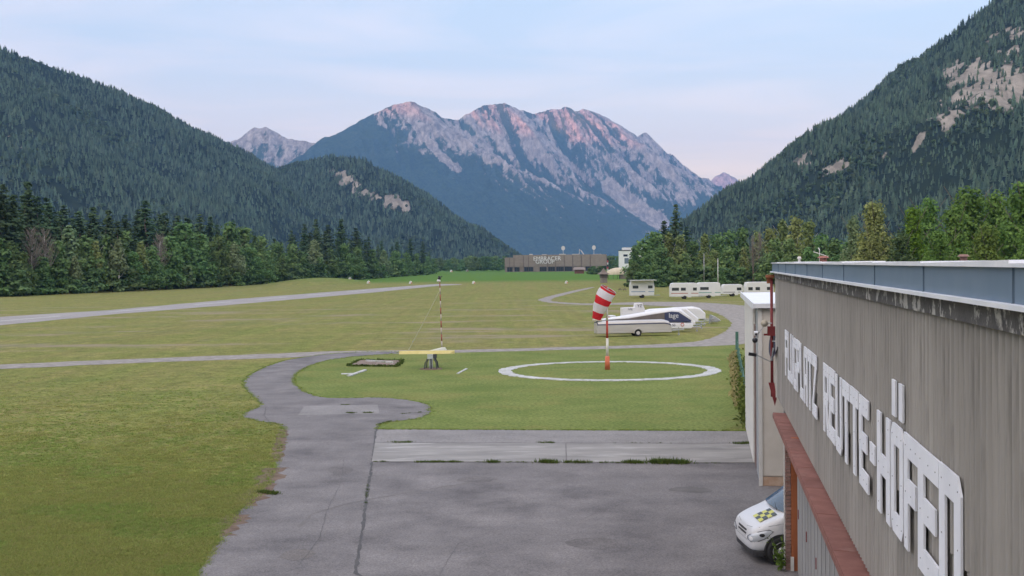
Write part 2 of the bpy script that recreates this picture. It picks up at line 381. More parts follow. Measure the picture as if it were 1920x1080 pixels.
# --- forested hills either side
MT_HILL = terrain_mat('forest_hill', (0.010, 0.018, 0.010), (0.022, 0.034, 0.016), (0.17, 0.15, 0.125), (0.36, 0.32, 0.27), 0.05, 0.05, bumpd=2.0)
from math import hypot
def inpoly(px, py, poly):
    c = np.zeros(px.shape, bool); n = len(poly); j = n - 1
    for i in range(n):
        xi, yi = poly[i]; xj, yj = poly[j]
        c ^= ((yi > py) != (yj > py)) & (px < (xj - xi) * (py - yi) / (yj - yi + 1e-9) + xi); j = i
    return c
def near_blobs(px, py, blobs):
    r = np.full(px.shape, -0.5)
    for bx, by, rx, ry, val in blobs:
        r = np.maximum(r, val + 0.08 - np.hypot((px - bx) / rx, (py - by) / ry))
    return r
def hill(name, crests, k, bounds, S, blobs, seed, rough):
    x0, x1, y0, y1 = bounds
    X, Y = np.meshgrid(np.arange(x0, x1, S), np.arange(y0, y1, S))
    H = np.full(X.shape, -1e9); Hm = np.full(X.shape, -1e9)
    for cp in crests:
        pts = crest(cp, 13.0)
        h, hc = ridge_field(X, Y, pts, k); better = h > H
        Hm = np.where(better, hc, Hm); H = np.maximum(H, h)
    am = np.clip((Hm - H) / 80, 0, 1)
    Z = H + am * ((ridged(X / 330 + seed, Y / 330, 4, .5) - .72) * rough + 12 * fbm(X / 90 + seed, Y / 90, 4)) + (1 - am) * 5 * fbm(X / 40, Y / 40, 3)
    px, py, _ = project(X, Y, np.maximum(Z, 0))
    rk = near_blobs(px + 14 * fbm(px / 30, py / 12, 3), py + 10 * fbm(px / 18 + 9, py / 30, 3), blobs)
    rk = rk - 0.08 + 1.3 * fbm(px / 9, py / 20, 5, .7)
    tag(obj(name, grid_mesh(name, X, Y, Z, {'rock': rk}, [MT_HILL], keep=Z > -15)), kind='structure')
    return (x0, y0, S, Z, rk)
left_crest = [(-420, -90, 2200), (-200, 5, 2300), (0, 78, 2450), (150, 130, 2550), (230, 165, 2600), (330, 212, 2700), (400, 244, 2800), (460, 273, 2900), (500, 297, 3000), (545, 312, 3050), (590, 330, 3100)]
nose_crest = [(430, 330, 3150), (520, 303, 3050), (560, 291, 2950), (600, 282, 2920), (630, 279, 2900), (680, 288, 2850), (720, 312, 2800), (750, 343, 2750), (782, 373, 2700), (834, 419, 2600), (884, 475, 2500), (900, 500, 2480)]
LB = [(650, 335, 30, 14, 1.20), (668, 348, 16, 12, 1.20), (690, 362, 20, 9, 1.20), (705, 372, 22, 7, 1.25), (745, 382, 26, 16, 1.20), (765, 390, 8, 18, 1.25), (735, 375, 14, 9, 1.20), (628, 322, 12, 8, 1.10),
      (270, 222, 14, 5, 1.05), (250, 232, 10, 4, 1.00), (10, 255, 14, 6, 1.00), (205, 356, 10, 8, 1.00), (318, 268, 16, 6, 1.00), (45, 278, 10, 4, 0.90)]
RB = [(1800, 135, 40, 22, 1.45), (1850, 155, 60, 32, 1.55), (1905, 160, 50, 36, 1.55), (1790, 195, 22, 26, 1.40), (1780, 222, 16, 20, 1.40), (1745, 225, 14, 14, 1.30), (1870, 195, 40, 12, 1.35), (1860, 70, 20, 10, 1.25), (1905, 62, 26, 14, 1.25), (1895, 95, 30, 10, 1.20),
      (1515, 305, 22, 20, 1.20), (1500, 320, 12, 14, 1.18), (1570, 315, 26, 18, 1.23), (1590, 308, 20, 14, 1.23), (1570, 335, 8, 12, 1.18), (1630, 300, 16, 8, 1.03), (1670, 280, 12, 10, 1.08), (1720, 270, 8, 10, 1.03), (1488, 355, 7, 8, 1.13), (1415, 395, 10, 6, 1.13), (1395, 388, 6, 5, 1.08), (1660, 240, 8, 14, 1.03), (1560, 360, 10, 6, 0.98), (1785, 285, 12, 8, 1.15)]
LH = hill('forest_hillside', [left_crest, nose_crest], 0.60, (-1900, 160, 900, 3500), 14.0, LB, 2.0, 70)
RH = hill('steep_hillside', [[(2400, -420, 1750), (2200, -250, 1800), (1920, -50, 1920), (1790, 45, 2000), (1700, 110, 2080), (1600, 190, 2200), (1575, 239, 2280), (1500, 263, 2330), (1440, 309, 2420), (1380, 348, 2550), (1330, 386, 2700), (1295, 416, 2800), (1230, 475, 2950)]],
          0.72, (60, 1700, 900, 3300), 14.0, RB, 5.0, 60)

# --- valley floor
def ground_mat():
    mt = bpy.data.materials.new('meadow_grass'); mt.use_nodes = True; nt = mt.node_tree; b = nt.nodes['Principled BSDF']
    b.inputs['Roughness'].default_value = 0.95; b.inputs['Specular IOR Level'].default_value = 0.08
    tcn = N(nt, 'ShaderNodeTexCoord')
    def noise(s, d=5, st=None, rot=(0, 0, 0), r=0.6):
        n = N(nt, 'ShaderNodeTexNoise'); n.inputs['Scale'].default_value = s; n.inputs['Detail'].default_value = d; n.inputs['Roughness'].default_value = r
        v = tcn.outputs['Object']
        if st:
            mpn = N(nt, 'ShaderNodeMapping'); mpn.inputs['Scale'].default_value = st; mpn.inputs['Rotation'].default_value = rot; L(nt, v, mpn.inputs[0]); v = mpn.outputs[0]
        L(nt, v, n.inputs['Vector']); return n.outputs['Fac']
    def ramp(f, *els):
        r = N(nt, 'ShaderNodeValToRGB'); e = r.color_ramp.elements
        while len(e) < len(els): e.new(0.5)
        for k, (p, c) in enumerate(els): e[k].position = p; e[k].color = (*c, 1)
        L(nt, f, r.inputs[0]); return r.outputs[0]
    def mix(f, a, c, bl='MIX'):
        x = N(nt, 'ShaderNodeMixRGB', blend_type=bl)
        for s, i in ((f, 0), (a, 1), (c, 2)):
            if isinstance(s, tuple): x.inputs[i].default_value = (*s, 1)
            elif isinstance(s, (int, float)): x.inputs[i].default_value = s
            else: L(nt, s, x.inputs[i])
        return x.outputs[0]
    base = ramp(noise(0.13, 8, None, (0, 0, 0), 0.68), (0.30, (0.148, 0.188, 0.050)), (0.50, (0.200, 0.218, 0.064)), (0.70, (0.265, 0.240, 0.096)))
    stripe = ramp(noise(1, 3, (0.30, 0.006, 1), (0, 0, 0.14)), (0.40, (0, 0, 0)), (0.62, (1, 1, 1)))
    base = mix(stripe, base, mix(0.38, base, (0.225, 0.19, 0.078)))
    fine = ramp(noise(5.5, 7, None, (0, 0, 0), 0.75), (0.28, (0.34, 0.36, 0.34)), (0.52, (1, 1, 1)), (0.74, (1.8, 1.7, 1.6)))
    base = mix(1.0, base, fine, 'MULTIPLY')
    mid = ramp(noise(0.9, 6, None, (0, 0, 0), 0.7), (0.28, (0.58, 0.64, 0.6)), (0.72, (1.38, 1.28, 1.32)))
    base = mix(1.0, base, mid, 'MULTIPLY')
    streak = ramp(noise(1, 6, (1.1, 0.035, 1), (0, 0, 0.14), 0.7), (0.34, (0.90, 0.92, 0.91)), (0.66, (1.09, 1.07, 1.08)))
    base = mix(1.0, base, streak, 'MULTIPLY')
    # lusher grass inside the signal circle lawn and on the meadow at the runway's end
    sepn = N(nt, 'ShaderNodeSeparateXYZ'); L(nt, tcn.outputs['Object'], sepn.inputs[0])
    far = N(nt, 'ShaderNodeMapRange'); far.inputs['From Min'].default_value = 430; far.inputs['From Max'].default_value = 520; L(nt, sepn.outputs['Y'], far.inputs[0])
    base = mix(far.outputs[0], base, (0.085, 0.165, 0.026))
    bare = ramp(noise(0.11, 7, (0.35, 1, 1), (0, 0, 0.1), 0.7), (0.535, (0, 0, 0)), (0.61, (1, 1, 1)))
    fm = N(nt, 'ShaderNodeMapRange'); fm.inputs['From Min'].default_value = 85; fm.inputs['From Max'].default_value = 105; L(nt, sepn.outputs['Y'], fm.inputs[0])
    fm2 = N(nt, 'ShaderNodeMapRange'); fm2.inputs['From Min'].default_value = 240; fm2.inputs['From Max'].default_value = 180; L(nt, sepn.outputs['Y'], fm2.inputs[0])
    mm = mix(1.0, mix(1.0, bare, fm.outputs[0], 'MULTIPLY'), fm2.outputs[0], 'MULTIPLY')
    base = mix(mix(1.0, mm, (0.75, 0.75, 0.75), 'MULTIPLY'), base, (0.27, 0.225, 0.16))
    L(nt, base, b.inputs['Base Color'])
    bp = N(nt, 'ShaderNodeBump'); bp.inputs['Strength'].default_value = 0.6; bp.inputs['Distance'].default_value = 0.06
    L(nt, noise(9, 6, None, (0, 0, 0), 0.75), bp.inputs['Height']); L(nt, bp.outputs[0], b.inputs['Normal'])
    return mt
M_GRASS = ground_mat()
g = MB(); g.add([(-15200, -14200, 0), (15200, -14200, 0), (15200, 15900, 0), (-15200, 15900, 0)], [(0, 1, 2, 3)])
tag(g.build('ground', M_GRASS), kind='structure')

# --- haze
hz = MB(); hz.box((0, 750, 814), (31000, 30700, 1630))
hm = bpy.data.materials.new('haze'); hm.use_nodes = True; hm.node_tree.nodes.clear()
ho = N(hm.node_tree, 'ShaderNodeOutputMaterial'); hv = N(hm.node_tree, 'ShaderNodeVolumePrincipled')
hv.inputs['Color'].default_value = (0.24, 0.50, 1.0, 1); hv.inputs['Density'].default_value = 6.8e-5
L(hm.node_tree, hv.outputs[0], ho.inputs['Volume'])
tag(hz.build('haze', hm), kind='stuff')
# ------------------------------------------------------------------ vegetation
def leaf_mat(name, c1, c2, rand=0.25, scale=0.35, trans=0.25, hue=0.02):
    mt = bpy.data.materials.new(name); mt.use_nodes = True; nt = mt.node_tree; nt.nodes.clear()
    out = N(nt, 'ShaderNodeOutputMaterial'); df = N(nt, 'ShaderNodeBsdfDiffuse'); tr = N(nt, 'ShaderNodeBsdfTranslucent'); mx = N(nt, 'ShaderNodeMixShader'); mx.inputs[0].default_value = trans
    tcn = N(nt, 'ShaderNodeTexCoord'); n = N(nt, 'ShaderNodeTexNoise'); n.inputs['Scale'].default_value = scale; n.inputs['Detail'].default_value = 5; n.inputs['Roughness'].default_value = 0.7
    L(nt, tcn.outputs['Object'], n.inputs['Vector'])
    r = N(nt, 'ShaderNodeValToRGB'); r.color_ramp.elements[0].position = 0.35; r.color_ramp.elements[1].position = 0.66
    r.color_ramp.elements[0].color = (*c1, 1); r.color_ramp.elements[1].color = (*c2, 1); L(nt, n.outputs['Fac'], r.inputs[0])
    oi = N(nt, 'ShaderNodeObjectInfo'); hs = N(nt, 'ShaderNodeHueSaturation'); L(nt, r.outputs[0], hs.inputs['Color'])
    mr = N(nt, 'ShaderNodeMapRange'); mr.inputs['To Min'].default_value = 1 - rand; mr.inputs['To Max'].default_value = 1 + rand; L(nt, oi.outputs['Random'], mr.inputs[0]); L(nt, mr.outputs[0], hs.inputs['Value'])
    m7 = N(nt, 'ShaderNodeMath', operation='MULTIPLY'); m7.inputs[1].default_value = 7.31; L(nt, oi.outputs['Random'], m7.inputs[0])
    fr = N(nt, 'ShaderNodeMath', operation='FRACT'); L(nt, m7.outputs[0], fr.inputs[0])
    mh = N(nt, 'ShaderNodeMapRange'); mh.inputs['To Min'].default_value = 0.5 - hue; mh.inputs['To Max'].default_value = 0.5 + hue; L(nt, fr.outputs[0], mh.inputs[0]); L(nt, mh.outputs[0], hs.inputs['Hue'])
    L(nt, hs.outputs[0], df.inputs[0]); L(nt, hs.outputs[0], tr.inputs[0]); L(nt, df.outputs[0], mx.inputs[1]); L(nt, tr.outputs[0], mx.inputs[2]); L(nt, mx.outputs[0], out.inputs[0])
    return mt
M_CON = leaf_mat('spruce_needles', (0.052, 0.095, 0.050), (0.13, 0.19, 0.095), 0.25, 0.5, 0.12)
M_HILLCON = leaf_mat('hill_forest_needles', (0.064, 0.104, 0.070), (0.145, 0.195, 0.120), 0.60, 0.3, 0.1, 0.025)  # bluer, lighter needle tint: part of the distance haze is put into the colour
M_BROAD = leaf_mat('broadleaf_foliage', (0.085, 0.160, 0.062), (0.215, 0.320, 0.120), 0.22, 0.45, 0.28)
M_OLIVE = leaf_mat('olive_foliage', (0.15, 0.20, 0.07), (0.29, 0.34, 0.13), 0.15, 0.5, 0.25)
M_FRESH = leaf_mat('fresh_green_foliage', (0.10, 0.185, 0.045), (0.25, 0.37, 0.10), 0.18, 0.5, 0.3)
M_BRIGHT = leaf_mat('bright_foliage', (0.12, 0.21, 0.030), (0.24, 0.36, 0.06), 0.1, 0.6, 0.35)
M_PALE = leaf_mat('pale_willow_foliage', (0.145, 0.210, 0.102), (0.275, 0.348, 0.181), 0.15, 0.6, 0.25)
M_SHRUB = leaf_mat('shrub_foliage', (0.070, 0.130, 0.058), (0.175, 0.250, 0.105), 0.25, 0.8, 0.25)
M_DEAD = mat('dead_twigs', (0.19, 0.16, 0.135), 0.95, (0.28, 0.245, 0.21), 2.0)
M_BARK = mat('bark', (0.10, 0.08, 0.06), 0.95, (0.20, 0.17, 0.14), 3.0)
M_BIRCH = mat('birch_bark', (0.42, 0.40, 0.36), 0.9, (0.62, 0.60, 0.55), 2.0, col3=(0.12, 0.11, 0.10), scale3=3.0, pos3=(0.6, 0.66))

def leaf_mesh(name, cen, nrm, size, mtl, aspect=1.6, rs=None):
    "leaf-clump quads (kite shaped) at cen with normal nrm; numpy"
    rs = rs or np.random.default_rng(1); n = len(cen)
    nrm = nrm / np.maximum(np.linalg.norm(nrm, axis=1, keepdims=True), 1e-6)
    t = rs.normal(size=(n, 3)); t -= (t * nrm).sum(1, keepdims=True) * nrm; t /= np.maximum(np.linalg.norm(t, axis=1, keepdims=True), 1e-6)
    b = np.cross(nrm, t); s = (size * rs.uniform(0.6, 1.4, n))[:, None]
    v = np.stack([cen - t * s * aspect * .5, cen + b * s * .5 + nrm * s * .12, cen + t * s * aspect * .5, cen - b * s * .5 + nrm * s * .12], 1).reshape(-1, 3).astype(np.float32)
    return quads_mesh(name, v, [mtl])
def quads_mesh(name, v, mats):
    nq = len(v) // 4; me = bpy.data.meshes.new(name)
    me.vertices.add(len(v)); me.vertices.foreach_set('co', v.astype(np.float32).ravel())
    me.loops.add(len(v)); me.loops.foreach_set('vertex_index', np.arange(len(v), dtype=np.int32))
    me.polygons.add(nq); me.polygons.foreach_set('loop_start', (np.arange(nq) * 4).astype(np.int32)); me.polygons.foreach_set('loop_total', np.full(nq, 4, np.int32))
    me.update(calc_edges=True)
    for mt in mats: me.materials.append(mt)
    return me
def spruce_mesh(seed, h=24.0, r=4.2, mtl=None, lv=34, br=9, seg=5, skirt=0.06):
    rs = np.random.default_rng(seed); C = []; Nn = []; sz = []
    for i in range(lv):
        t = (i + rs.uniform(-.3, .3)) / lv; z = h * (skirt + (1 - skirt) * t); l0 = r * (1 - t) ** 0.8 * (0.9 + 0.25 * math.sin(i * 2.1 + seed)) + 0.25
        for k in range(max(4, int(br * (1 - 0.4 * t)))):
            a = rs.uniform(0, 2 * math.pi); l = l0 * rs.uniform(0.55, 1.15); dr = rs.uniform(0.10, 0.45) * (1 - t * 0.9) - 0.25 * t
            for s in range(seg):
                f = (s + rs.uniform(.2, 1)) / seg; d = l * f
                C.append((math.cos(a) * d + rs.normal() * .12, math.sin(a) * d + rs.normal() * .12, z - dr * d - 0.1 * d * f + rs.normal() * .12))
                Nn.append((math.cos(a) * .45 + rs.normal() * .35, math.sin(a) * .45 + rs.normal() * .35, 0.8 + rs.normal() * .35)); sz.append((0.45 + 0.5 * (1 - t)) * (1.05 - .4 * f))
    return leaf_mesh('spruce_crown', np.array(C), np.array(Nn), np.array(sz), mtl or M_CON, 1.7, rs)
def broad_mesh(seed, h=16.0, r=4.5, mtl=None, n=2600, lobes=12, base=0.05, size=0.62, top=0.5, shape=None, name='crown'):
    rs = np.random.default_rng(seed); C = []; Nn = []
    lo = []
    for i in range(lobes):
        f = (i + 0.5) / lobes; z = h * (base + 0.08 + (0.82 - base) * f); w = r * math.sin(math.pi * min(1, (f * 0.86 + 0.14)) ** top) ** 0.75
        if shape: w = r * shape(f)
        a = i * 2.4 + rs.uniform(-.5, .5); d = w * rs.uniform(.35, .62)
        lo.append((math.cos(a) * d, math.sin(a) * d, z, max(.9, w * rs.uniform(.5, .72)), h * rs.uniform(.09, .15)))
    lo.append((0, 0, h * 0.86, r * 0.42, h * .13)); wts = np.array([l[3] ** 1.6 for l in lo]); wts /= wts.sum()
    ids = rs.choice(len(lo), n, p=wts)
    d = rs.normal(size=(n, 3)); d /= np.linalg.norm(d, axis=1, keepdims=True)
    rad = rs.uniform(0.25, 1.0, n) ** 0.45 * rs.uniform(0.85, 1.18, n)
    L_ = np.array(lo)[ids]
    cen = np.stack([L_[:, 0] + d[:, 0] * rad * L_[:, 3], L_[:, 1] + d[:, 1] * rad * L_[:, 3], L_[:, 2] + d[:, 2] * rad * L_[:, 4]], 1)
    nr = d * .8 + rs.normal(size=(n, 3)) * .5 + np.array([0, 0, .35])
    return leaf_mesh(name, cen, nr, np.full(n, size), mtl or M_BROAD, 1.5, rs)
def trunk_mesh(seed, h, r, mtl, limbs=6, lean=0.02, top=0.9, spread=0.16):
    rs = np.random.default_rng(seed); b = MB(); pts = []; rad = []
    for i in range(6):
        f = i / 5; pts.append((rs.normal() * lean * h * f * .5, rs.normal() * lean * h * f * .5, h * top * f)); rad.append(r * (1.15 - f) + .02)
    b.path(pts, rad, 7)
    for k in range(limbs):
        f = 0.25 + 0.6 * k / max(1, limbs); a = k * 2.4 + rs.uniform(0, 1); z = h * f; l = h * spread * rs.uniform(.7, 1.3)
        p0 = (0, 0, z); p1 = (math.cos(a) * l * .5, math.sin(a) * l * .5, z + l * .45); p2 = (math.cos(a) * l, math.sin(a) * l, z + l * 1.1)
        b.path([p0, p1, p2], [r * .42 * (1 - f * .5), r * .26 * (1 - f * .5), .03], 5)
    return b.mesh('trunk', mtl, True)

def scatter(name, pts, scl, rotz, idx, protos, kind='stuff', tilt=None):
    "one stuff object: geometry-node instances of the prototype meshes on the points"
    n = len(pts); me = bpy.data.meshes.new(name); me.vertices.add(n); me.vertices.foreach_set('co', np.ascontiguousarray(pts, np.float32).ravel())
    a = me.attributes.new('scl', 'FLOAT_VECTOR', 'POINT'); a.data.foreach_set('vector', np.ascontiguousarray(scl, np.float32).ravel())
    rv = np.zeros((n, 3), np.float32); rv[:, 2] = rotz
    if tilt is not None: rv[:, :2] = tilt
    a = me.attributes.new('rotv', 'FLOAT_VECTOR', 'POINT'); a.data.foreach_set('vector', rv.ravel())
    a = me.attributes.new('pick', 'INT', 'POINT'); a.data.foreach_set('value', np.ascontiguousarray(idx, np.int32))
    o = obj(name, me)
    pc = bpy.data.collections.new(name + '_kinds')
    for k, pm in enumerate(protos): pc.objects.link(bpy.data.objects.new('%s_kind_%02d' % (name, k), pm))
    ng = bpy.data.node_groups.new(name + '_nodes', 'GeometryNodeTree')
    ng.interface.new_socket('Geometry', in_out='INPUT', socket_type='NodeSocketGeometry'); ng.interface.new_socket('Geometry', in_out='OUTPUT', socket_type='NodeSocketGeometry')
    gi = N(ng, 'NodeGroupInput'); go = N(ng, 'NodeGroupOutput'); ip = N(ng, 'GeometryNodeInstanceOnPoints'); ci = N(ng, 'GeometryNodeCollectionInfo')
    ci.inputs['Collection'].default_value = pc; ci.inputs['Separate Children'].default_value = True; ci.inputs['Reset Children'].default_value = True
    def attr(nm, ty):
        q = N(ng, 'GeometryNodeInputNamedAttribute'); q.data_type = ty; q.inputs['Name'].default_value = nm; return q.outputs['Attribute']
    L(ng, gi.outputs[0], ip.inputs['Points']); L(ng, ci.outputs[0], ip.inputs['Instance']); ip.inputs['Pick Instance'].default_value = True
    L(ng, attr('pick', 'INT'), ip.inputs['Instance Index']); L(ng, attr('rotv', 'FLOAT_VECTOR'), ip.inputs['Rotation']); L(ng, attr('scl', 'FLOAT_VECTOR'), ip.inputs['Scale'])
    L(ng, ip.outputs[0], go.inputs[0])
    md = o.modifiers.new('scatter', 'NODES'); md.node_group = ng
    return tag(o, kind=kind)

# ---- forest on the hills
def low_conifer(seed, mtl, h=1.0, r=0.17, tiers=7, n=9):
    rs = np.random.default_rng(seed); b = MB(); z0 = 0.04
    for i in range(tiers):
        f = i / tiers; zt = min(h, z0 + (h - z0) * ((i + 1.9) / (tiers + .6))); zb = z0 + (h - z0) * (i / (tiers + .6)); rr = r * (1 - f) ** 0.8
        vs = []
        for k in range(n):
            a = 2 * math.pi * k / n + i * .4; q = rr * (1.0 if k % 2 else .55) * rs.uniform(.75, 1.3); vs.append((math.cos(a) * q, math.sin(a) * q, zb + rs.uniform(-.02, .03)))
        vs.append((rs.normal() * .006, rs.normal() * .006, zt)); b.add(vs, [(k, (k + 1) % n, n) for k in range(n)])
    return b.mesh('forest_conifer', mtl)
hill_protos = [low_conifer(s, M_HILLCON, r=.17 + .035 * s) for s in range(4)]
rs = np.random.default_rng(5)
M_HILLBROAD = leaf_mat('hill_broadleaf', (0.070, 0.110, 0.052), (0.140, 0.185, 0.080), 0.35, 2.0, 0.15)
for s in range(2):
    n = 110; d = rs.normal(size=(n, 3)); d /= np.linalg.norm(d, axis=1, keepdims=True); c = d * np.array([.30, .30, .36]) * rs.uniform(.6, 1.1, n)[:, None] + np.array([0, 0, .58])
    hill_protos.append(leaf_mesh('forest_broadleaf', c, d + rs.normal(size=(n, 3)) * .4, np.full(n, .17), M_HILLBROAD, 1.5, rs))
def forest(name, H, spacing, seed, hmin, hmax, label=None):
    x0, y0, S, Z, rk = H; rs = np.random.default_rng(seed); ny, nx = Z.shape
    n = int((nx * S) * (ny * S) / spacing ** 2)
    x = rs.uniform(0, nx - 1.01, n); y = rs.uniform(0, ny - 1.01, n); xi = x.astype(int); yi = y.astype(int); fx = x - xi; fy = y - yi
    bl = lambda A: (A[yi, xi] * (1 - fx) + A[yi, xi + 1] * fx) * (1 - fy) + (A[yi + 1, xi] * (1 - fx) + A[yi + 1, xi + 1] * fx) * fy
    z = bl(Z); r = bl(rk); wxp = x0 + x * S; wyp = y0 + y * S
    px, py, dep = project(wxp, wyp, z)
    # keep what can be seen: in view (with a margin for a step aside) and not over the back of the crest
    gy, gx = np.gradient(Z, S); nx_, ny_ = -bl(gx), -bl(gy); nz_ = 1.0
    face = (nx_ * (0 - wxp) + ny_ * (0 - wyp) + nz_ * (CAM_H - z)) / dep
    ok = (z > 0.5) & (px > -160) & (px < 2080) & (face > -0.35) & (py < 530)
    cov = rs.random(n) > np.clip((r - 0.30) * 2.2, 0, 0.82)
    gap = fbm(wxp / 45, wyp / 45, 3) > -0.52
    ok &= cov & gap
    p = np.stack([wxp, wyp, z - 0.5], 1)[ok]; m = len(p)
    low = np.clip(1 - p[:, 2] / 160, 0, 1); kind = np.where(rs.random(m) < np.clip(0.04 + 0.25 * low + 1.7 * (vnoise(p[:, 0] / 110 + 7, p[:, 1] / 110) - .58), 0, .85), rs.integers(4, 6, m), rs.integers(0, 4, m))
    hh = (hmin + (hmax - hmin) * rs.beta(1.6, 2.2, m) * 1.25) * (0.6 + 0.8 * vnoise(p[:, 0] / 60, p[:, 1] / 60)); hh = np.where(kind > 3, hh * .72, hh)
    w = hh * rs.uniform(.7, 1.5, m); sc = np.stack([w, w, hh], 1)
    o = scatter(name, p, sc, rs.uniform(0, 6.28, m), kind, hill_protos)
    tag(o, label, 'forest'); print(name, m)
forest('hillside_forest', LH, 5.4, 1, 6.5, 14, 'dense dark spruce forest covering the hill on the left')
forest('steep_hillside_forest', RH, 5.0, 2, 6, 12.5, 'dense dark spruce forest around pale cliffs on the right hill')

# ---- trees one by one
def tree(name, px, D, top, crown_me, trunk_me, H, label, cat, group, wsc=1.0, rz=None, py_base=None):
    p = P(px, 500, D); z = P(px, top, D).z; s = max(1.0, z) / H
    t = empty(name, (p.x, p.y, 0), random.uniform(0, 6.28) if rz is None else rz, label, cat, group)
    t.scale = (s * wsc, s * wsc, s)
    if trunk_me: obj('trunk', trunk_me, t)
    if crown_me: obj('crown', crown_me, t)
    return t
SPR = [spruce_mesh(s, r=4.6 + .4 * s, lv=34 + 2 * s, br=11) for s in range(5)]
SPT = trunk_mesh(3, 24, .28, M_BARK, limbs=0)
BRD = [broad_mesh(20 + s, r=4.0 + .5 * s, n=2300) for s in range(5)]
BRT = [trunk_mesh(40 + s, 16, .24, M_BARK) for s in range(3)]
PAL = [broad_mesh(60 + s, r=3.8, n=1900, mtl=M_PALE, base=.25) for s in range(2)]
BIR = [broad_mesh(64 + s, r=3.0, n=1100, mtl=M_OLIVE if s else M_PALE, base=.34, lobes=8) for s in range(2)]
BIT = [trunk_mesh(50 + s, 16, .20, M_BIRCH, limbs=5, lean=.03) for s in range(2)]
def dead_mesh(seed):
    rs = np.random.default_rng(seed); b = MB(); h = 14.0
    for k in range(130):
        f = rs.uniform(.35, .97); a = rs.uniform(0, 6.28); l = h * .26 * (1.05 - f) * rs.uniform(.6, 1.3) + .5; z = h * f
        b.path([(0, 0, z), (math.cos(a) * l * .5, math.sin(a) * l * .5, z + l * .35), (math.cos(a) * l, math.sin(a) * l, z + l * rs.uniform(.9, 1.6))], [.055, .04, .025], 3, False)
    return b.mesh('dead_crown', M_DEAD)
DEA = [dead_mesh(1), dead_mesh(2)]; DET = trunk_mesh(70, 14, .17, M_BIRCH, limbs=0)
SHR = [broad_mesh(80 + s, h=5.0, r=2.7, n=800, mtl=M_SHRUB if s != 1 else M_BROAD, base=.0, lobes=7, size=.48, top=.35) for s in range(3)]
SHT = trunk_mesh(90, 5, .09, M_BARK, limbs=4, top=.6)
def front_D(px):
    y = np.interp(px, [-60, 0, 130, 280, 400, 520, 640, 720, 800, 830], [560, 557, 551, 545, 539, 531, 526, 521, 515, 513])
    return G(px, float(y)).y
GL = 'trees of the wood beyond the runway'
spr = [(-25, 350, 20), (8, 343, 30), (28, 362, 14), (55, 337, 26), (90, 370, 32), (122, 384, 28), (150, 394, 44), (176, 386, 30), (205, 391, 36), (236, 402, 30), (262, 392, 48), (274, 374, 26), (310, 397, 30), (334, 402, 52), (352, 408, 24), (376, 401, 38), (396, 404, 60),
       (408, 420, 70), (515, 446, 60), (548, 432, 40), (572, 420, 50), (593, 409.5, 30), (616, 420, 60), (641, 409, 36), (668, 427, 30), (692, 444, 50), (716, 450, 60), (745, 452, 40), (770, 447, 50), (793, 452, 40), (805, 470, 60), (442, 430, 90), (478, 440, 90), (640, 440, 110), (600, 438, 100)]
NSPR = len(spr)
for x in np.arange(-45, 812, 15):
    x = float(x + random.uniform(-6, 6)); base = np.interp(x, [-60, 55, 120, 200, 270, 400, 440, 520, 600, 660, 720, 790, 815], [345, 345, 388, 396, 385, 408, 422, 446, 415, 418, 452, 452, 484])
    spr.append((x, float(base) + random.uniform(8, 34), random.uniform(8, 70)))
for i, (x, top, back) in enumerate(spr):
    tall = top < 380
    tree('spruce_tree', x, front_D(x) + back, top, SPR[i % 5], SPT, 24.0,
         {343: 'tall dark spruce at the left edge, leftmost pointed top above the wood', 337: 'tallest spruce of the wood at the far left, pointed above its neighbours', 374: 'pointed spruce standing above its neighbours in the middle of the left wood', 409.5: 'pointed spruce with open crown, tallest at the right half of the wood'}.get(top, 'dark green spruce amid the crowded trees of the left wood' if i >= NSPR else 'dark spruce in the back row of the left wood'),
         'tree', GL if top not in (343, 337, 374, 409.5) else None, wsc=random.uniform(1.2, 1.75))
mid = [(432, 414, 20, 'b'), (458, 424, 26, 'b'), (410, 440, 14, 'b'), (490, 440, 24, 'b'), (520, 452, 16, 'b'), (548, 455, 12, 'b'), (230, 430, 10, 'b'), (130, 424, 12, 'p'), (222, 446, 4, 'i'), (265, 452, 5, 'i'), (205, 440, 16, 'b'), (345, 415, 14, 'b'), (375, 436, 10, 'b'), (395, 452, 8, 'b'),
       (60, 428, 6, 'd'), (85, 430, 5, 'd'), (300, 438, 9, 'd'), (20, 452, 6, 'b'), (-10, 440, 8, 'b'), (160, 440, 8, 'b'), (108, 450, 7, 'b'), (178, 452, 5, 'i'), (320, 440, 8, 'b'), (285, 460, 6, 'b'), (470, 462, 8, 'b'), (440, 455, 8, 'p'), (590, 450, 12, 'p'), (565, 470, 6, 'b'), (615, 462, 8, 'b'), (645, 455, 10, 'b'),
       (670, 462, 8, 'b'), (698, 466, 8, 'b'), (720, 468, 6, 'p'), (742, 470, 8, 'b'), (762, 472, 8, 'b'), (782, 474, 6, 'b'), (802, 480, 5, 'b'), (812, 484, 10, 'b'), (40, 470, 3, 'b'), (250, 470, 3, 'b'), (350, 470, 3, 'b'), (500, 470, 3, 'b'), (530, 478, 3, 'b'), (665, 480, 3, 'b'), (140, 478, 2, 'i'), (755, 484, 2, 'b'), (600, 482, 2, 'b'), (80, 480, 2, 'b')]
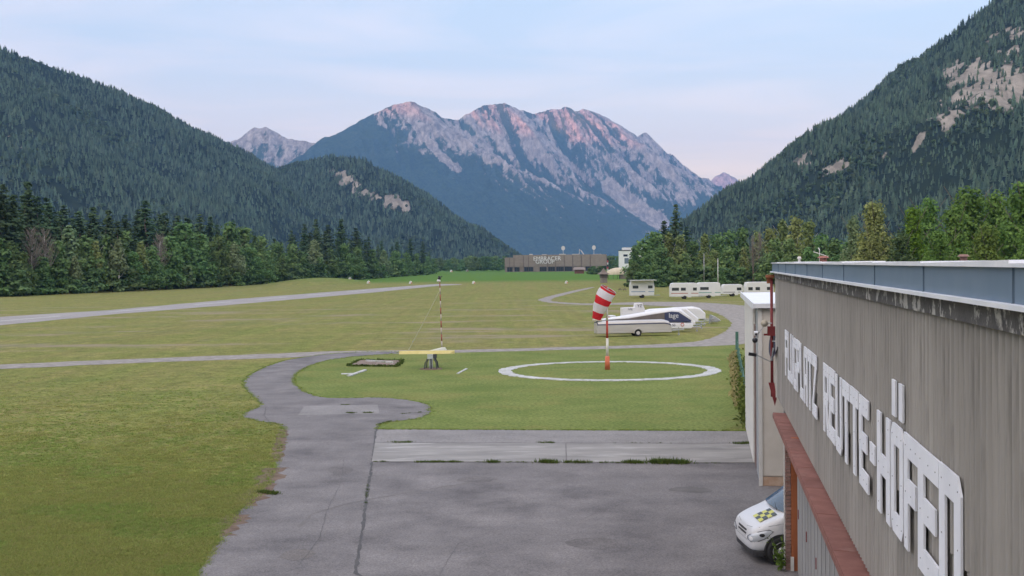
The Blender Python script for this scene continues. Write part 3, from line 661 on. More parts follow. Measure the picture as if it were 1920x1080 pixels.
for i, (x, top, back, k) in enumerate(mid):
    D = front_D(x) + back
    if k == 'b': tree('broadleaf_tree', x, D, top, BRD[i % 5], BRT[i % 3], 16.0, 'green broadleaf tree in the wood beyond the runway' if top != 414 else 'round bright green broadleaf tree topping the middle of the wood', 'tree', GL if top != 414 else None, wsc=random.uniform(1.0, 1.35))
    elif k == 'p': tree('willow_tree', x, D, top, PAL[i % 2], BRT[i % 3], 16.0, 'pale grey-green willow in the left wood', 'tree', 'pale willows in the wood', wsc=1.15)
    elif k == 'i': tree('birch_tree', x, D, top, BIR[i % 2], BIT[i % 2], 16.0, 'birch with pale trunk at the edge of the wood', 'tree', 'birches at the front of the wood')
    else: tree('dead_tree', x, D, top, DEA[i % 2], DET, 14.0, {60: 'bare pale dead tree near the left edge of the wood, left of two', 85: 'bare pale dead tree near the left edge of the wood, right of two', 300: 'bare pinkish dead tree in the middle of the left wood'}[x], 'tree', None)
x = -40.0
while x < 816:
    D = front_D(x); hgt = random.uniform(3.2, 6.5) * (1 + D / 2200); p = P(x, 500, D + random.uniform(-3, 5)); i = int(x) % 3
    t = empty('shrub', (p.x, p.y, 0), random.uniform(0, 6.28), 'dark green shrub at the foot of the left wood', 'shrub', 'shrubs along the foot of the wood'); s = hgt / 5.0; t.scale = (s * 1.2, s * 1.2, s)
    obj('crown', SHR[i], t); obj('trunk', SHT, t)
    x += random.uniform(.75, 1.2) * 2250 * 4.6 * (1 + D / 2200) / D
# far row at the end of the meadow
for i, x in enumerate(list(range(818, 950, 8)) + [1125, 1134, 1143, 1150, 1158]):
    tree('broadleaf_tree', x, 1180 + (i % 3) * 25, 478 + 6 * random.random() + (4 if 830 < x < 880 else 0), BRD[i % 5], None, 16.0, 'small dark tree in the far row behind the meadow', 'tree', 'far trees at the end of the meadow', wsc=1.5)
# right of the meadow
for x in range(1182, 1470, 13):
    p = P(x + random.uniform(-4, 4), 500, random.uniform(325, 345)); s = random.uniform(.7, 1.25); i = x % 3
    t = empty('shrub', (p.x, p.y, 0), random.uniform(0, 6.28), 'dark green shrub under the trees behind the caravans', 'shrub', 'shrubs behind the caravans'); t.scale = (s * 1.2, s * 1.2, s)
    obj('crown', SHR[i], t); obj('trunk', SHT, t)
GR = 'trees behind the parked caravans'
right = [(1268, 381, 400, 's', 1.3), (1246, 412, 396, 's', 1.5), (1288, 424, 410, 's', 1.5), (1228, 432, 388, 'b', 1.1), (1208, 446, 380, 'b', 1.1), (1192, 458, 372, 'b', 1.0), (1255, 436, 378, 'o', 1.0), (1276, 440, 376, 'o', 1.0), (1300, 450, 385, 'b', .9), (1240, 462, 366, 'b', 1.2), (1215, 474, 360, 'b', 1.1), (1285, 474, 362, 'b', 1.0),
         (1322, 438, 370, 'o', .95), (1345, 436, 380, 'b', .9), (1368, 430, 385, 'b', .95), (1392, 424, 380, 'b', .9), (1420, 432, 385, 'o', .8), (1340, 466, 352, 'o', 1.0), (1365, 462, 350, 'b', 1.0), (1395, 462, 350, 'o', .9), (1444, 424, 375, 'o', .9), (1468, 412, 340, 'o', .9), (1492, 404, 320, 'o', .9), (1516, 410, 310, 'o', .8), (1455, 446, 318, 'b', 1.0), (1480, 446, 300, 'b', 1.0), (1430, 466, 330, 'p', .8),
         (1540, 438, 300, 'b', 1.0), (1565, 446, 280, 'b', 1.1), (1590, 452, 270, 'b', 1.1), (1515, 462, 285, 'b', 1.0), (1310, 486, 345, 'b', 1.0), (1262, 492, 350, 'b', 1.0), (1228, 494, 352, 'b', 1.0), (1190, 490, 362, 'b', 1.0), (1330, 494, 335, 'b', .9), (1410, 490, 330, 'b', .9), (1440, 494, 318, 'b', .9), (1350, 500, 322, 'b', .9)]
OLV = [broad_mesh(120 + s, r=3.6 + .4 * s, n=2600, mtl=M_OLIVE, size=.5) for s in range(3)]
for i, (x, top, D, k, w) in enumerate(right):
    if k == 's': tree('spruce_tree', x, D, top, SPR[(i + 2) % 5], SPT, 24.0, {1268: 'tall slender dark spruce rising above the trees behind the caravans', 1246: 'shorter dark spruce just left of the tall spruce behind the caravans', 1288: 'shorter spruce just right of the tall spruce behind the caravans'}[x], 'tree', None, wsc=w)
    else: tree('broadleaf_tree', x, D, top, {'b': BRD, 'o': OLV, 'p': PAL}[k][i % {'b': 5, 'o': 3, 'p': 2}[k]], BRT[i % 3] if k == 'b' else BIT[i % 2], 16.0, {'b': 'green broadleaf tree behind the parked caravans', 'o': 'olive green tree behind the parked caravans', 'p': 'small pale willow left of the hangar roof'}[k], 'tree', GR if k == 'b' else 'olive trees behind the caravans' if k == 'o' else None, wsc=w * 1.1)
t = tree('dead_tree', 1412, 326, 440, None, trunk_mesh(77, 14, .22, M_BARK, limbs=3, top=1.0, spread=.1), 14.0, 'dark bare trunk, left of a pair, among the trees left of the hangar', 'tree', None)
obj('crown', DEA[0], t).scale = (.45, .45, 1)
t = tree('dead_tree', 1425, 330, 436, None, trunk_mesh(78, 14, .22, M_BARK, limbs=3, top=1.0, spread=.1), 14.0, 'dark bare trunk, right of a pair, among the trees left of the hangar', 'tree', None)
obj('crown', DEA[1], t).scale = (.45, .45, 1)
# large trees rising over the hangar roof
NB = lambda s, mtl, r, n=7500, size=.36, **k: broad_mesh(s, r=r, n=n, mtl=mtl, size=size, lobes=16, name='crown', **k)
NT = trunk_mesh(140, 16, .3, M_BARK, limbs=9, spread=.22)
near = [(1640, 374, 230, NB(201, M_OLIVE, 4.6), 'broad olive green tree above the hangar roof, left of the bright tree', .95), (1600, 402, 250, NB(202, M_PALE, 3.6, 4500), 'pale thin tree beside the broad olive tree over the hangar roof', .9),
        (1712, 384, 195, NB(203, M_BRIGHT, 4.0, shape=lambda f: 1.0 - .8 * f), 'bright yellow-green young tree with pointed top over the hangar roof', .85), (1742, 370, 225, NB(204, M_FRESH, 4.2), 'dark green tree behind the bright yellow-green tree over the hangar', .9),
        (1818, 348, 180, NB(205, M_FRESH, 5.2, 9500), 'large green tree with domed crown over the hangar roof', 1.0), (1868, 358, 190, NB(206, M_FRESH, 5.0), 'green tree right of the large domed tree over the hangar', .95), (1790, 380, 170, NB(207, M_FRESH, 5.0), 'lower dense green tree left of the large domed tree over the hangar', .9),
        (1918, 338, 175, NB(208, M_FRESH, 5.0, 9000), 'tall green tree at the right edge over the hangar roof', .9), (1690, 430, 185, NB(209, M_SHRUB, 4.6), 'low dark tree under the bright yellow-green tree over the hangar', 1.0), (1850, 420, 150, NB(210, M_FRESH, 5.2), 'low dense green tree in front of the large domed tree', 1.0),
        (1760, 432, 160, NB(211, M_FRESH, 5.0), 'low bushy green tree between bright tree and domed tree over hangar', 1.05), (1930, 420, 150, NB(212, M_FRESH, 5.2), 'low bushy green tree at the right edge over the hangar roof', 1.0), (1640, 440, 215, NB(213, M_OLIVE, 4.4), 'low olive tree under the broad olive tree over the hangar roof', 1.0), (1990, 360, 180, NB(205, M_FRESH, 5.0), 'tall green tree just past the right edge over the hangar', 1.0)]
for x, top, D, cm, lab, w in near:
    tree('broadleaf_tree', x, D, top, cm, NT, 16.0, lab, 'tree', None, wsc=w)
# ------------------------------------------------------------------ paved surfaces
def asphalt(name, c1, c2, c3, sc=0.5):
    mt = mat(name, c1, 0.92, c2, sc, bump=0.25, bscale=45.0, spec=0.25, detail=9, col3=c3, scale3=0.16, pos3=(0.45, 0.75))
    nt = mt.node_tree; b = nt.nodes['Principled BSDF']; src = b.inputs['Base Color'].links[0].from_socket
    n = N(nt, 'ShaderNodeTexNoise'); n.inputs['Scale'].default_value = 22; n.inputs['Detail'].default_value = 4; n.inputs['Roughness'].default_value = 0.8
    tcn = N(nt, 'ShaderNodeTexCoord'); L(nt, tcn.outputs['Object'], n.inputs['Vector'])
    r = N(nt, 'ShaderNodeValToRGB'); r.color_ramp.elements[0].position = .3; r.color_ramp.elements[1].position = .7; r.color_ramp.elements[0].color = (.55, .55, .55, 1); r.color_ramp.elements[1].color = (1.45, 1.45, 1.45, 1); L(nt, n.outputs['Fac'], r.inputs[0])
    mx = N(nt, 'ShaderNodeMixRGB', blend_type='MULTIPLY'); mx.inputs[0].default_value = 1; L(nt, src, mx.inputs[1]); L(nt, r.outputs[0], mx.inputs[2]); L(nt, mx.outputs[0], b.inputs['Base Color'])
    return mt
M_ASPH = asphalt('apron_asphalt', (0.112, 0.105, 0.107), (0.222, 0.208, 0.205), (0.185, 0.174, 0.172))
M_ASPH2 = asphalt('pale_asphalt', (0.185, 0.175, 0.172), (0.265, 0.252, 0.245), (0.23, 0.22, 0.215))
M_RUN = asphalt('runway_asphalt', (0.26, 0.245, 0.24), (0.33, 0.31, 0.30), (0.29, 0.275, 0.27), .1)
M_CONC = mat('concrete_slab', (0.20, 0.193, 0.187), 0.95, (0.31, 0.30, 0.285), 0.8, bump=.2, bscale=30, col3=(0.40, 0.39, 0.375), scale3=1.4, pos3=(0.52, 0.72), stretch=(0.3, 1, 1), spec=.2)
M_GRAVEL = mat('gravel', (0.20, 0.185, 0.17), 0.98, (0.36, 0.335, 0.31), 1.5, bump=.5, bscale=20, detail=9, spec=.1)
M_TAR = mat('tar_filler', (0.05, 0.047, 0.047), 0.8, (0.085, 0.08, 0.078), 3.0)
M_PATCH = mat('asphalt_patch', (0.10, 0.093, 0.09), 0.9, (0.14, 0.13, 0.125), 2.0, bump=.3, bscale=40)
M_DIRT = mat('edge_dirt', (0.115, 0.080, 0.062), 0.98, (0.20, 0.15, 0.115), 2.5, bump=.4, bscale=25, detail=8, spec=.1)
M_WHITE = mat('weathered_white_paint', (0.36, 0.36, 0.35), 0.8, (0.62, 0.62, 0.61), 1.3, detail=9, col3=(0.22, 0.24, 0.15), scale3=2.6, pos3=(0.50, 0.64))
def ragged(pts, step=0.5, amp=0.06, closed=True):
    out = []; n = len(pts)
    for i in range(n if closed else n - 1):
        a, b = Vector(pts[i]), Vector(pts[(i + 1) % n]); d = b - a; m = max(1, min(60, int(d.length / step))); q = Vector((-d.y, d.x, 0)).normalized() if d.length > 0 else Vector()
        for k in range(m):
            f = k / m; p = a + d * f; out.append(p + q * (random.gauss(0, amp) if k or amp else 0))
    if not closed: out.append(Vector(pts[-1]))
    return out
def smooth_px(pts, it=2, closed=True):
    for _ in range(it):
        o = []; n = len(pts)
        for i in range(n if closed else n - 1):
            a, b = pts[i], pts[(i + 1) % n]; o += [(a[0] * .75 + b[0] * .25, a[1] * .75 + b[1] * .25), (a[0] * .25 + b[0] * .75, a[1] * .25 + b[1] * .75)]
        if not closed: o = [pts[0]] + o + [pts[-1]]
        pts = o
    return pts
def sheet(name, pts, z, mtl, kind='structure'):
    b = MB(); b.add([(p[0], p[1], z) for p in pts], [tuple(range(len(pts)))])
    me = b.mesh(name, mtl)
    if len(me.polygons) and me.polygons[0].normal.z < 0: me.flip_normals()
    o = obj(name, me); return tag(o, kind=kind)
def px_sheet(name, px, z, mtl, extra=(), step=.5, amp=.05, sm=1):
    if sm: px = smooth_px(px, sm)
    return sheet(name, ragged([G(*p) for p in px] + [Vector(e) for e in extra], step, amp), z, mtl)
# lawn between taxiway, path and apron: greener turf
M_LAWN = mat('lawn_turf', (0.118, 0.165, 0.044), 0.95, (0.182, 0.218, 0.068), 0.30, bump=.5, bscale=9, detail=8, spec=.08, col3=(0.21, 0.20, 0.07), scale3=0.22, pos3=(0.5, 0.78))
ntl = M_LAWN.node_tree; bl_ = ntl.nodes['Principled BSDF']; src = bl_.inputs['Base Color'].links[0].from_socket
nn_ = N(ntl, 'ShaderNodeTexNoise'); nn_.inputs['Scale'].default_value = 6.0; nn_.inputs['Detail'].default_value = 7; nn_.inputs['Roughness'].default_value = .75
tcl = N(ntl, 'ShaderNodeTexCoord'); L(ntl, tcl.outputs['Object'], nn_.inputs['Vector'])
rr_ = N(ntl, 'ShaderNodeValToRGB'); rr_.color_ramp.elements[0].position = .28; rr_.color_ramp.elements[1].position = .74; rr_.color_ramp.elements[0].color = (.38, .40, .38, 1); rr_.color_ramp.elements[1].color = (1.65, 1.58, 1.5, 1); L(ntl, nn_.outputs['Fac'], rr_.inputs[0])
mx_ = N(ntl, 'ShaderNodeMixRGB', blend_type='MULTIPLY'); mx_.inputs[0].default_value = 1; L(ntl, src, mx_.inputs[1]); L(ntl, rr_.outputs[0], mx_.inputs[2]); L(ntl, mx_.outputs[0], bl_.inputs['Base Color'])
px_sheet('lawn', [(552, 712), (560, 692), (600, 674), (660, 664), (760, 661), (900, 659), (1100, 653), (1250, 651), (1330, 648), (1395, 646), (1402, 700), (1420, 812), (1100, 812), (705, 808), (690, 790), (600, 765), (560, 735)], 0.004, M_LAWN)
# runway with centre-line dashes
px_sheet('runway', [(-160, 606), (0, 594), (200, 582), (440, 561), (694, 541.5), (819, 532.6), (862, 532.8), (868, 533.6), (820, 536), (694, 549), (440, 571), (200, 590.5), (0, 610), (-160, 626)], 0.008, M_RUN, sm=0, step=4, amp=.12)
A, B = G(-100, 610.5), G(812, 533.9)
d = (B - A); Lr = d.length; d /= Lr; q = Vector((-d.y, d.x, 0)); k = 0; s_ = 8.0
while s_ < Lr - 8:
    l = 18 if s_ < Lr * .72 else 9
    b = MB(); b.add([A + d * s_ - q * .35 + Vector((0, 0, .012)), A + d * (s_ + l) - q * .35 + Vector((0, 0, .012)), A + d * (s_ + l) + q * .35 + Vector((0, 0, .012)), A + d * s_ + q * .35 + Vector((0, 0, .012))], [(3, 2, 1, 0)])
    o = obj('runway_centre_dash', b.mesh('runway_centre_dash', M_WHITE)); tag(o, kind='structure'); s_ += l + 14 if s_ < Lr * .72 else l + 6
# footpath across the field, gravel yard and side loop
px_sheet('path', [(-60, 687), (0, 684), (200, 675), (400, 667.5), (560, 661.5), (640, 658), (745, 657.5), (900, 655.5), (1100, 650), (1200, 647.5), (1300, 642), (1340, 633), (1375, 612), (1366, 598), (1338, 584), (1300, 578), (1250, 574), (1170, 571), (1110, 572.5), (1040, 569), (1008, 564), (1012, 560), (1060, 548), (1112, 537.5), (1116, 539), (1066, 551), (1030, 561), (1036, 566), (1110, 570), (1200, 566), (1300, 566), (1400, 573),
                  (1440, 580), (1440, 632), (1400, 646), (1330, 649), (1200, 652.5), (1100, 655), (900, 660.5), (745, 663), (640, 666), (560, 670), (400, 675), (200, 683), (0, 692), (-60, 695)], 0.010, M_GRAVEL, sm=1, step=.9, amp=.10)
# taxiway and apron, one sheet of asphalt
ap = [(360, 1092), (388, 1045), (415, 1005), (452, 955), (488, 922), (508, 895), (517, 870), (524, 838), (534, 806), (530, 796), (508, 794), (478, 788), (455, 782), (462, 771), (492, 762), (482, 747), (462, 733), (455, 718), (466, 704), (492, 690), (532, 676), (588, 667), (650, 661), (748, 659), (748, 663), (668, 668), (604, 677), (566, 692), (549, 706), (552, 720), (568, 734), (602, 746), (652, 747), (702, 745), (745, 748), (786, 753), (806, 762), (808, 772), (796, 782), (768, 788), (728, 791), (710, 797), (705, 805)]
apw = ragged([G(*p) for p in smooth_px(ap, 1, False)], .4, .05, False)
far_r = G(1440, 809.5)
apw += [Vector((10.2, far_r.y, 0)), Vector((12, 30, 0)), Vector((6.5, -6, 0)), Vector((-8.5, -6, 0)), Vector((-8.3, 12, 0))]
sheet('apron', apw, 0.014, M_ASPH)
px_sheet('apron_edge_strip', [(704, 806.5), (1100, 808.5), (1440, 809.5), (1440, 831), (1100, 831.5), (704, 830)], 0.018, M_ASPH2, sm=0, step=.6, amp=.02)
# concrete slabs
for i, (xa, xb) in enumerate(zip([703, 1062], [1060, 1419])):
    b = MB(); pa, pb, pc, pd = G(xa, 831.5 + i * 1), G(xb, 832.5 + i * 1), G(xb + (xb - 960) * .012, 867.5 + i), G(xa - 6 if i == 0 else xa + 1, 866.5 + i)
    b.add([(p.x, p.y, .0) for p in (pa, pb, pc, pd)] + [(p.x, p.y, .030) for p in (pa, pb, pc, pd)], [(4, 5, 6, 7)[::-1], (0, 1, 5, 4)[::-1], (1, 2, 6, 5)[::-1], (2, 3, 7, 6)[::-1], (3, 0, 4, 7)[::-1]])
    me = b.mesh('concrete_slab', M_CONC); o = tag(obj('concrete_slab', me), kind='structure')
px_sheet('patch_slab', [(570, 762), (709, 759), (711, 776), (559, 779)], 0.018, M_ASPH2, sm=0, step=.5, amp=.015)
px_sheet('asphalt_repair', [(1250, 921), (1262, 915), (1300, 913), (1330, 917), (1338, 922), (1310, 926), (1280, 924)], 0.018, M_PATCH, sm=1, step=.2, amp=.02)
px_sheet('asphalt_repair', [(520, 1045), (545, 1032), (580, 1030), (592, 1040), (570, 1052), (540, 1054)], 0.018, asphalt('faint_patch', (0.14, 0.128, 0.122), (0.17, 0.155, 0.147), (0.15, 0.14, 0.13)), sm=1, step=.2, amp=.03)
M_SKID0 = asphalt('worn_asphalt', (0.115, 0.107, 0.107), (0.175, 0.163, 0.16), (0.15, 0.14, 0.138), 1.2)
def crack(px, w, z=0.021, mtl=None, name='asphalt_joint'):
    pts = ragged([G(*p) for p in px], .25, .012, False); b = MB(); vs = []
    for i, p in enumerate(pts):
        d = (pts[min(i + 1, len(pts) - 1)] - pts[max(i - 1, 0)]); q = Vector((-d.y, d.x, 0)).normalized() * w * random.uniform(.35, 1.2) * .5
        vs += [(p.x + q.x, p.y + q.y, z), (p.x - q.x, p.y - q.y, z)]
    b.add(vs, [(2 * i, 2 * i + 1, 2 * i + 3, 2 * i + 2) for i in range(len(pts) - 1)])
    me = b.mesh(name, mtl or M_TAR); o = tag(obj(name, me), kind='structure')
    if me.polygons[0].normal.z < 0: me.flip_normals()
crack([(709, 800), (704, 812), (700, 850), (696, 880), (690, 915), (685, 950), (680, 990), (673, 1030), (667, 1070), (666, 1076), (690, 1090)], .10)
crack([(704, 867.5), (1060, 869), (1425, 870.5)], .05, .035)
crack([(706, 830.8), (1060, 832), (1420, 833)], .04, .035)
crack([(560, 1062), (600, 1010), (612, 960), (640, 905), (645, 860)], .012)
crack([(820, 1085), (860, 1020), (960, 985), (1090, 975), (1180, 940)], .010)
crack([(1010, 905), (1120, 900), (1260, 905), (1400, 897)], .010)
crack([(720, 960), (830, 950), (900, 952)], .010)
for pq in ([(1050, 1020), (1090, 1008), (1150, 1010), (1165, 1024), (1110, 1034)], [(850, 900), (880, 893), (925, 896), (930, 903), (885, 907)], [(610, 880), (640, 874), (668, 880), (650, 890), (622, 891)]):
    px_sheet('asphalt_repair', pq, 0.0182, M_SKID0, sm=1, step=.15, amp=.05)
crack([(535, 800), (508, 796), (495, 780), (500, 763)], .04)
M_SKID = mat('tyre_mark', (0.125, 0.115, 0.11), 0.9, (0.155, 0.143, 0.136), 2.0)
crack([(560, 990), (585, 965), (640, 948), (700, 936), (780, 922), (880, 906)], .10, .0185, M_SKID, 'tyre_mark')
crack([(531, 806), (527, 826), (522, 846), (519, 866)], .5, .0165, M_DIRT, 'edge_dirt')
crack([(514, 878), (505, 898), (492, 915), (474, 934), (458, 950)], .95, .0165, M_DIRT, 'edge_dirt')
crack([(446, 966), (434, 982), (424, 994), (414, 1006)], .8, .0165, M_DIRT, 'edge_dirt')
M_RUT = mat('rut_grass', (.075, .095, .028), .95, (.12, .14, .045), 3)
crack([(-20, 652), (120, 641), (260, 627), (400, 612), (540, 598), (640, 588)], .35, .005, M_RUT, 'tyre_rut')
crack([(-20, 657), (120, 645.5), (260, 631), (400, 615.5), (540, 600.5)], .22, .005, M_RUT, 'tyre_rut')
# circle painted round the windsock
Cc = G(1141, 694.6); D0 = Cc.y; R_OUT = 207.5 / FPX * D0; R_IN = R_OUT * .88; n = 128; b = MB(); vs = []
for i in range(n):
    a = 2 * math.pi * i / n; ro = R_OUT + random.gauss(0, .06); ri = R_IN + random.gauss(0, .06)
    vs += [(Cc.x + math.cos(a) * ro, Cc.y + math.sin(a) * ro, .030), (Cc.x + math.cos(a) * ri, Cc.y + math.sin(a) * ri, .030), (Cc.x + math.cos(a) * ro, Cc.y + math.sin(a) * ro, 0), (Cc.x + math.cos(a) * ri, Cc.y + math.sin(a) * ri, 0)]
fs = []
for i in range(n):
    j = (i + 1) % n; fs += [(4 * i, 4 * j, 4 * j + 1, 4 * i + 1), (4 * i + 2, 4 * j + 2, 4 * j, 4 * i), (4 * i + 1, 4 * j + 1, 4 * j + 3, 4 * i + 3)]
b.add(vs, fs); o = b.build('ground_circle', M_WHITE)
tag(o, 'white concrete ring laid in the lawn around the windsock pole', 'ground marking')
# ------------------------------------------------------------------ hangar on the right
TH = math.atan((1327.0 - 960.0) / FPX); CT, ST = math.cos(TH), math.sin(TH); AW = 1.95
HANG = Vector((AW * CT, -AW * ST, 0))
def T(px, a=AW): return (FPX * a / (CT * (px - 1327.0)) + a * ST) / CT
def loc_h(w): "world -> hangar frame"; d = Vector(w) - HANG; return Vector((d.x * CT - d.y * ST, d.x * ST + d.y * CT, d.z))
def wld_h(x, y, z): return Vector((HANG.x + x * CT + y * ST, HANG.y - x * ST + y * CT, z))
M_CORR = mat('fibre_cement_sheet', (0.285, 0.27, 0.25), 0.95, (0.385, 0.365, 0.34), 1.2, bump=.15, bscale=30, stretch=(6, 6, 0.35), col3=(0.18, 0.17, 0.16), scale3=2.6, pos3=(0.53, 0.78), rand=.09, spec=.15, detail=8)
M_LETTER = mat('letter_board', (0.74, 0.75, 0.80), 0.7, (0.84, 0.85, 0.89), 2.0, spec=.3, detail=7)
M_RED = mat('red_flashing', (0.20, 0.075, 0.055), 0.75, (0.29, 0.125, 0.095), 3.0, bump=.1, bscale=40, col3=(0.33, 0.20, 0.16), scale3=2.0, pos3=(.58, .8), rand=.08, detail=8)
M_RED2 = mat('dark_red_paint', (0.16, 0.018, 0.022), 0.6, (0.24, 0.035, 0.035), 3.0)
M_ORANGE = mat('rust_orange_post', (0.30, 0.085, 0.030), 0.75, (0.40, 0.13, 0.05), 2.0, stretch=(4, 4, .6))
M_LICHEN = mat('lichen_fascia', (0.075, 0.072, 0.072), 0.95, (0.13, 0.125, 0.12), 3.0, col3=(0.46, 0.45, 0.42), scale3=5.0, pos3=(.53, .60), bump=.3, bscale=30, detail=8)
M_BLUEGREY = mat('blue_grey_sheet_metal', (0.125, 0.185, 0.255), 0.55, (0.155, 0.215, 0.285), 1.5, rand=.05, spec=.4)
M_CAP = mat('white_roof_cap', (0.70, 0.72, 0.76), 0.5, (0.82, 0.83, 0.86), 2.0, spec=.5)
M_PLANK = mat('grey_board', (0.25, 0.245, 0.235), 0.9, (0.36, 0.35, 0.335), 2.0, stretch=(5, 5, .3), rand=.08, bump=.1, bscale=20)
M_BRICK = mat('pier_brick', (0.22, 0.12, 0.10), 0.95, (0.33, 0.21, 0.18), 6.0, rand=.2)
M_PALEW = mat('pale_paint', (0.62, 0.60, 0.56), 0.7, (0.72, 0.70, 0.66), 2.0)
M_DARK = mat('dark_gap', (0.02, 0.02, 0.022), 0.9)
hg = empty('hangar', HANG, -TH, 'long grey corrugated hangar with white lettering, dark red ledge and blue-grey roof edge', 'hangar')
T0, T1, ZL, ZF = -5.0, T(1461), 2.92, 6.26
b = MB(); b.box((7.05, (T0 + T1) / 2, 4.6), (13.9, T1 - T0, 3.3)); b.build('wall', M_CORR, hg)
b = MB(); b.box((7.05, (T0 + 26.4) / 2, 1.47), (13.9, 26.4 - T0, 2.92)); b.box((9.0, 30.4, 1.47), (.2, 7.6, 2.94)); b.box((4.6, T1 - .1, 1.47), (9, .2, 2.94)); b.build('lower_wall', M_PLANK, hg)
# corrugated sheets, two rows of them
def corr_mesh(z0, z1, x, w=1.062, waves=6, seg=8, dep=.034):
    b = MB(); n = waves * seg; vs = []
    for i in range(n + 1):
        y = w * i / n; xx = x - dep * math.cos(2 * math.pi * i / seg); vs += [(xx, y, z0), (xx, y, z1)]
    b.add(vs, [(2 * i, 2 * i + 1, 2 * i + 3, 2 * i + 2) for i in range(n)]); return b.mesh('corrugated_sheet', M_CORR, True)
lo_m, up_m = corr_mesh(ZL + .03, 4.50, -.034), corr_mesh(4.40, ZF + .02, -.052)
ncol = int((T1 - 4.0) / 1.062)
for i in range(-2, ncol):
    y = T1 - .06 - (i + 3) * 1.062
    if y < 3: continue
    obj('corrugated_sheet', lo_m, hg, (0, y, 0)); obj('corrugated_sheet', up_m, hg, (0, y, 0))
b = MB(); b.box((-.06, T1 - .02, 4.6), (.10, .10, 3.3)); b.build('corner_trim', M_PALEW, hg)
# white board letters
LT = {
 'F': [[(0, 0), (.27, 0), (.27, .42), (.78, .42), (.78, .62), (.27, .62), (.27, .80), (.95, .80), (.95, 1), (0, 1)]],
 'L': [[(0, 0), (.92, 0), (.92, .20), (.28, .20), (.28, 1), (0, 1)]],
 'U': [[(.12, 0), (.80, 0), (.92, .10), (.92, 1), (.66, 1), (.66, .19), (.27, .19), (.27, 1), (0, 1), (0, .10)]],
 'G': [[(.12, 0), (.84, 0), (.95, .1), (.95, .52), (.5, .52), (.5, .36), (.68, .36), (.68, .19), (.27, .19), (.27, .81), (.95, .81), (.95, .92), (.84, 1), (.12, 1), (0, .9), (0, .1)]],
 'P': [[(0, 0), (.27, 0), (.27, .40), (.82, .40), (.95, .50), (.95, .90), (.82, 1), (.0, 1)], ],
 'A': [[(0, 0), (.27, 0), (.27, .34), (.67, .34), (.67, 0), (.94, 0), (.94, .9), (.84, 1), (.12, 1), (0, .9)]],
 'T': [[(.34, 0), (.62, 0), (.62, .80), (.96, .80), (.96, 1), (0, 1), (0, .80), (.34, .80)]],
 'Z': [[(0, 0), (.94, 0), (.94, .2), (.32, .2), (.94, .78), (.94, 1), (0, 1), (0, .8), (.60, .8), (0, .22)]],
 'R': [[(0, 0), (.27, 0), (.27, .40), (.40, .40), (.66, 0), (.96, 0), (.66, .41), (.82, .41), (.94, .52), (.94, .90), (.82, 1), (0, 1)]],
 'E': [[(0, 0), (.95, 0), (.95, .20), (.28, .20), (.28, .41), (.80, .41), (.80, .61), (.28, .61), (.28, .80), (.95, .80), (.95, 1), (0, 1)]],
 'H': [[(0, 0), (.27, 0), (.27, .40), (.66, .40), (.66, 0), (.93, 0), (.93, 1), (.66, 1), (.66, .60), (.27, .60), (.27, 1), (0, 1)]],
 'O': [[(.14, 0), (.80, 0), (.94, .1), (.94, .9), (.80, 1), (.14, 1), (0, .9), (0, .1)]],
 'N': [[(0, 0), (.27, 0), (.27, .80), (.66, .80), (.66, 0), (.93, 0), (.93, .88), (.78, 1), (0, 1)]],
 '-': [[(.1, .40), (.8, .40), (.8, .60), (.1, .60)]],
}
HOLES = {'P': [(.27, .58), (.27, .82), (.68, .82), (.68, .58)], 'A': [(.27, .52), (.27, .82), (.67, .82), (.67, .52)], 'R': [(.27, .58), (.27, .82), (.67, .82), (.67, .58)], 'O': [(.27, .19), (.27, .81), (.67, .81), (.67, .19)]}
ZB, ZT = 3.96, 5.06
def letter(ch, ta, tb, wob=0.0):
    "ta is the far end (left of the letter), tb the near end"
    fn = lambda x: (lambda u, v: (x, ta + (tb - ta) * u, ZB + (ZT - ZB) * v + wob))
    b = MB(); poly = LT[ch][0]
    if ch in HOLES:
        h = HOLES[ch]
        # outer ring bridged to the hole
        bi = max(range(len(poly)), key=lambda i: -((poly[i][0] - 0) ** 2 + (poly[i][1] - (1 if ch != 'O' else .9)) ** 2))
        hh = [h[1], h[2], h[3], h[0]]
        outer = poly[bi:] + poly[:bi]
        e = .004
        poly = outer + [(outer[0][0] + e, outer[0][1] - e)] + [(p[0], p[1]) for p in hh] + [(hh[0][0] - e, hh[0][1] + e)]
    b.prism(poly, fn(-.112), fn(-.092))
    o = b.build('letter', M_LETTER, hg)
    s = MB(); cand = [(u, v) for u in (.13, .5, .82) for v in (.1, .5, .9)]
    def inside(u, v, pl):
        c = False; j = len(pl) - 1
        for i in range(len(pl)):
            if (pl[i][1] > v) != (pl[j][1] > v) and u < (pl[j][0] - pl[i][0]) * (v - pl[i][1]) / (pl[j][1] - pl[i][1]) + pl[i][0]: c = not c
            j = i
        return c
    for u, v in cand:
        if inside(u, v, LT[ch][0]) and not (ch in HOLES and inside(u, v, HOLES[ch])):
            p = fn(-.113)(u, v); s.box(p, (.006, .011, .011))
    if s.v: tag(s.build('screws', mat('screw_grey', (.22, .21, .21), .6), o), kind='stuff')
    return o
def word(txt, pxs):
    ts = [T(p, AW - .10) for p in pxs]
    for ch, a, c in zip(txt, ts[:-1], ts[1:]): letter(ch, a, a + (c - a) * .95, random.uniform(-.012, .012))
def spaced(pa, pb, n):
    ta, tb = T(pa), T(pb); out = []
    for i in range(n + 1):
        t = ta + (tb - ta) * i / n; out.append(1327 + FPX * AW / (CT * (t * CT - AW * ST)))
    return out
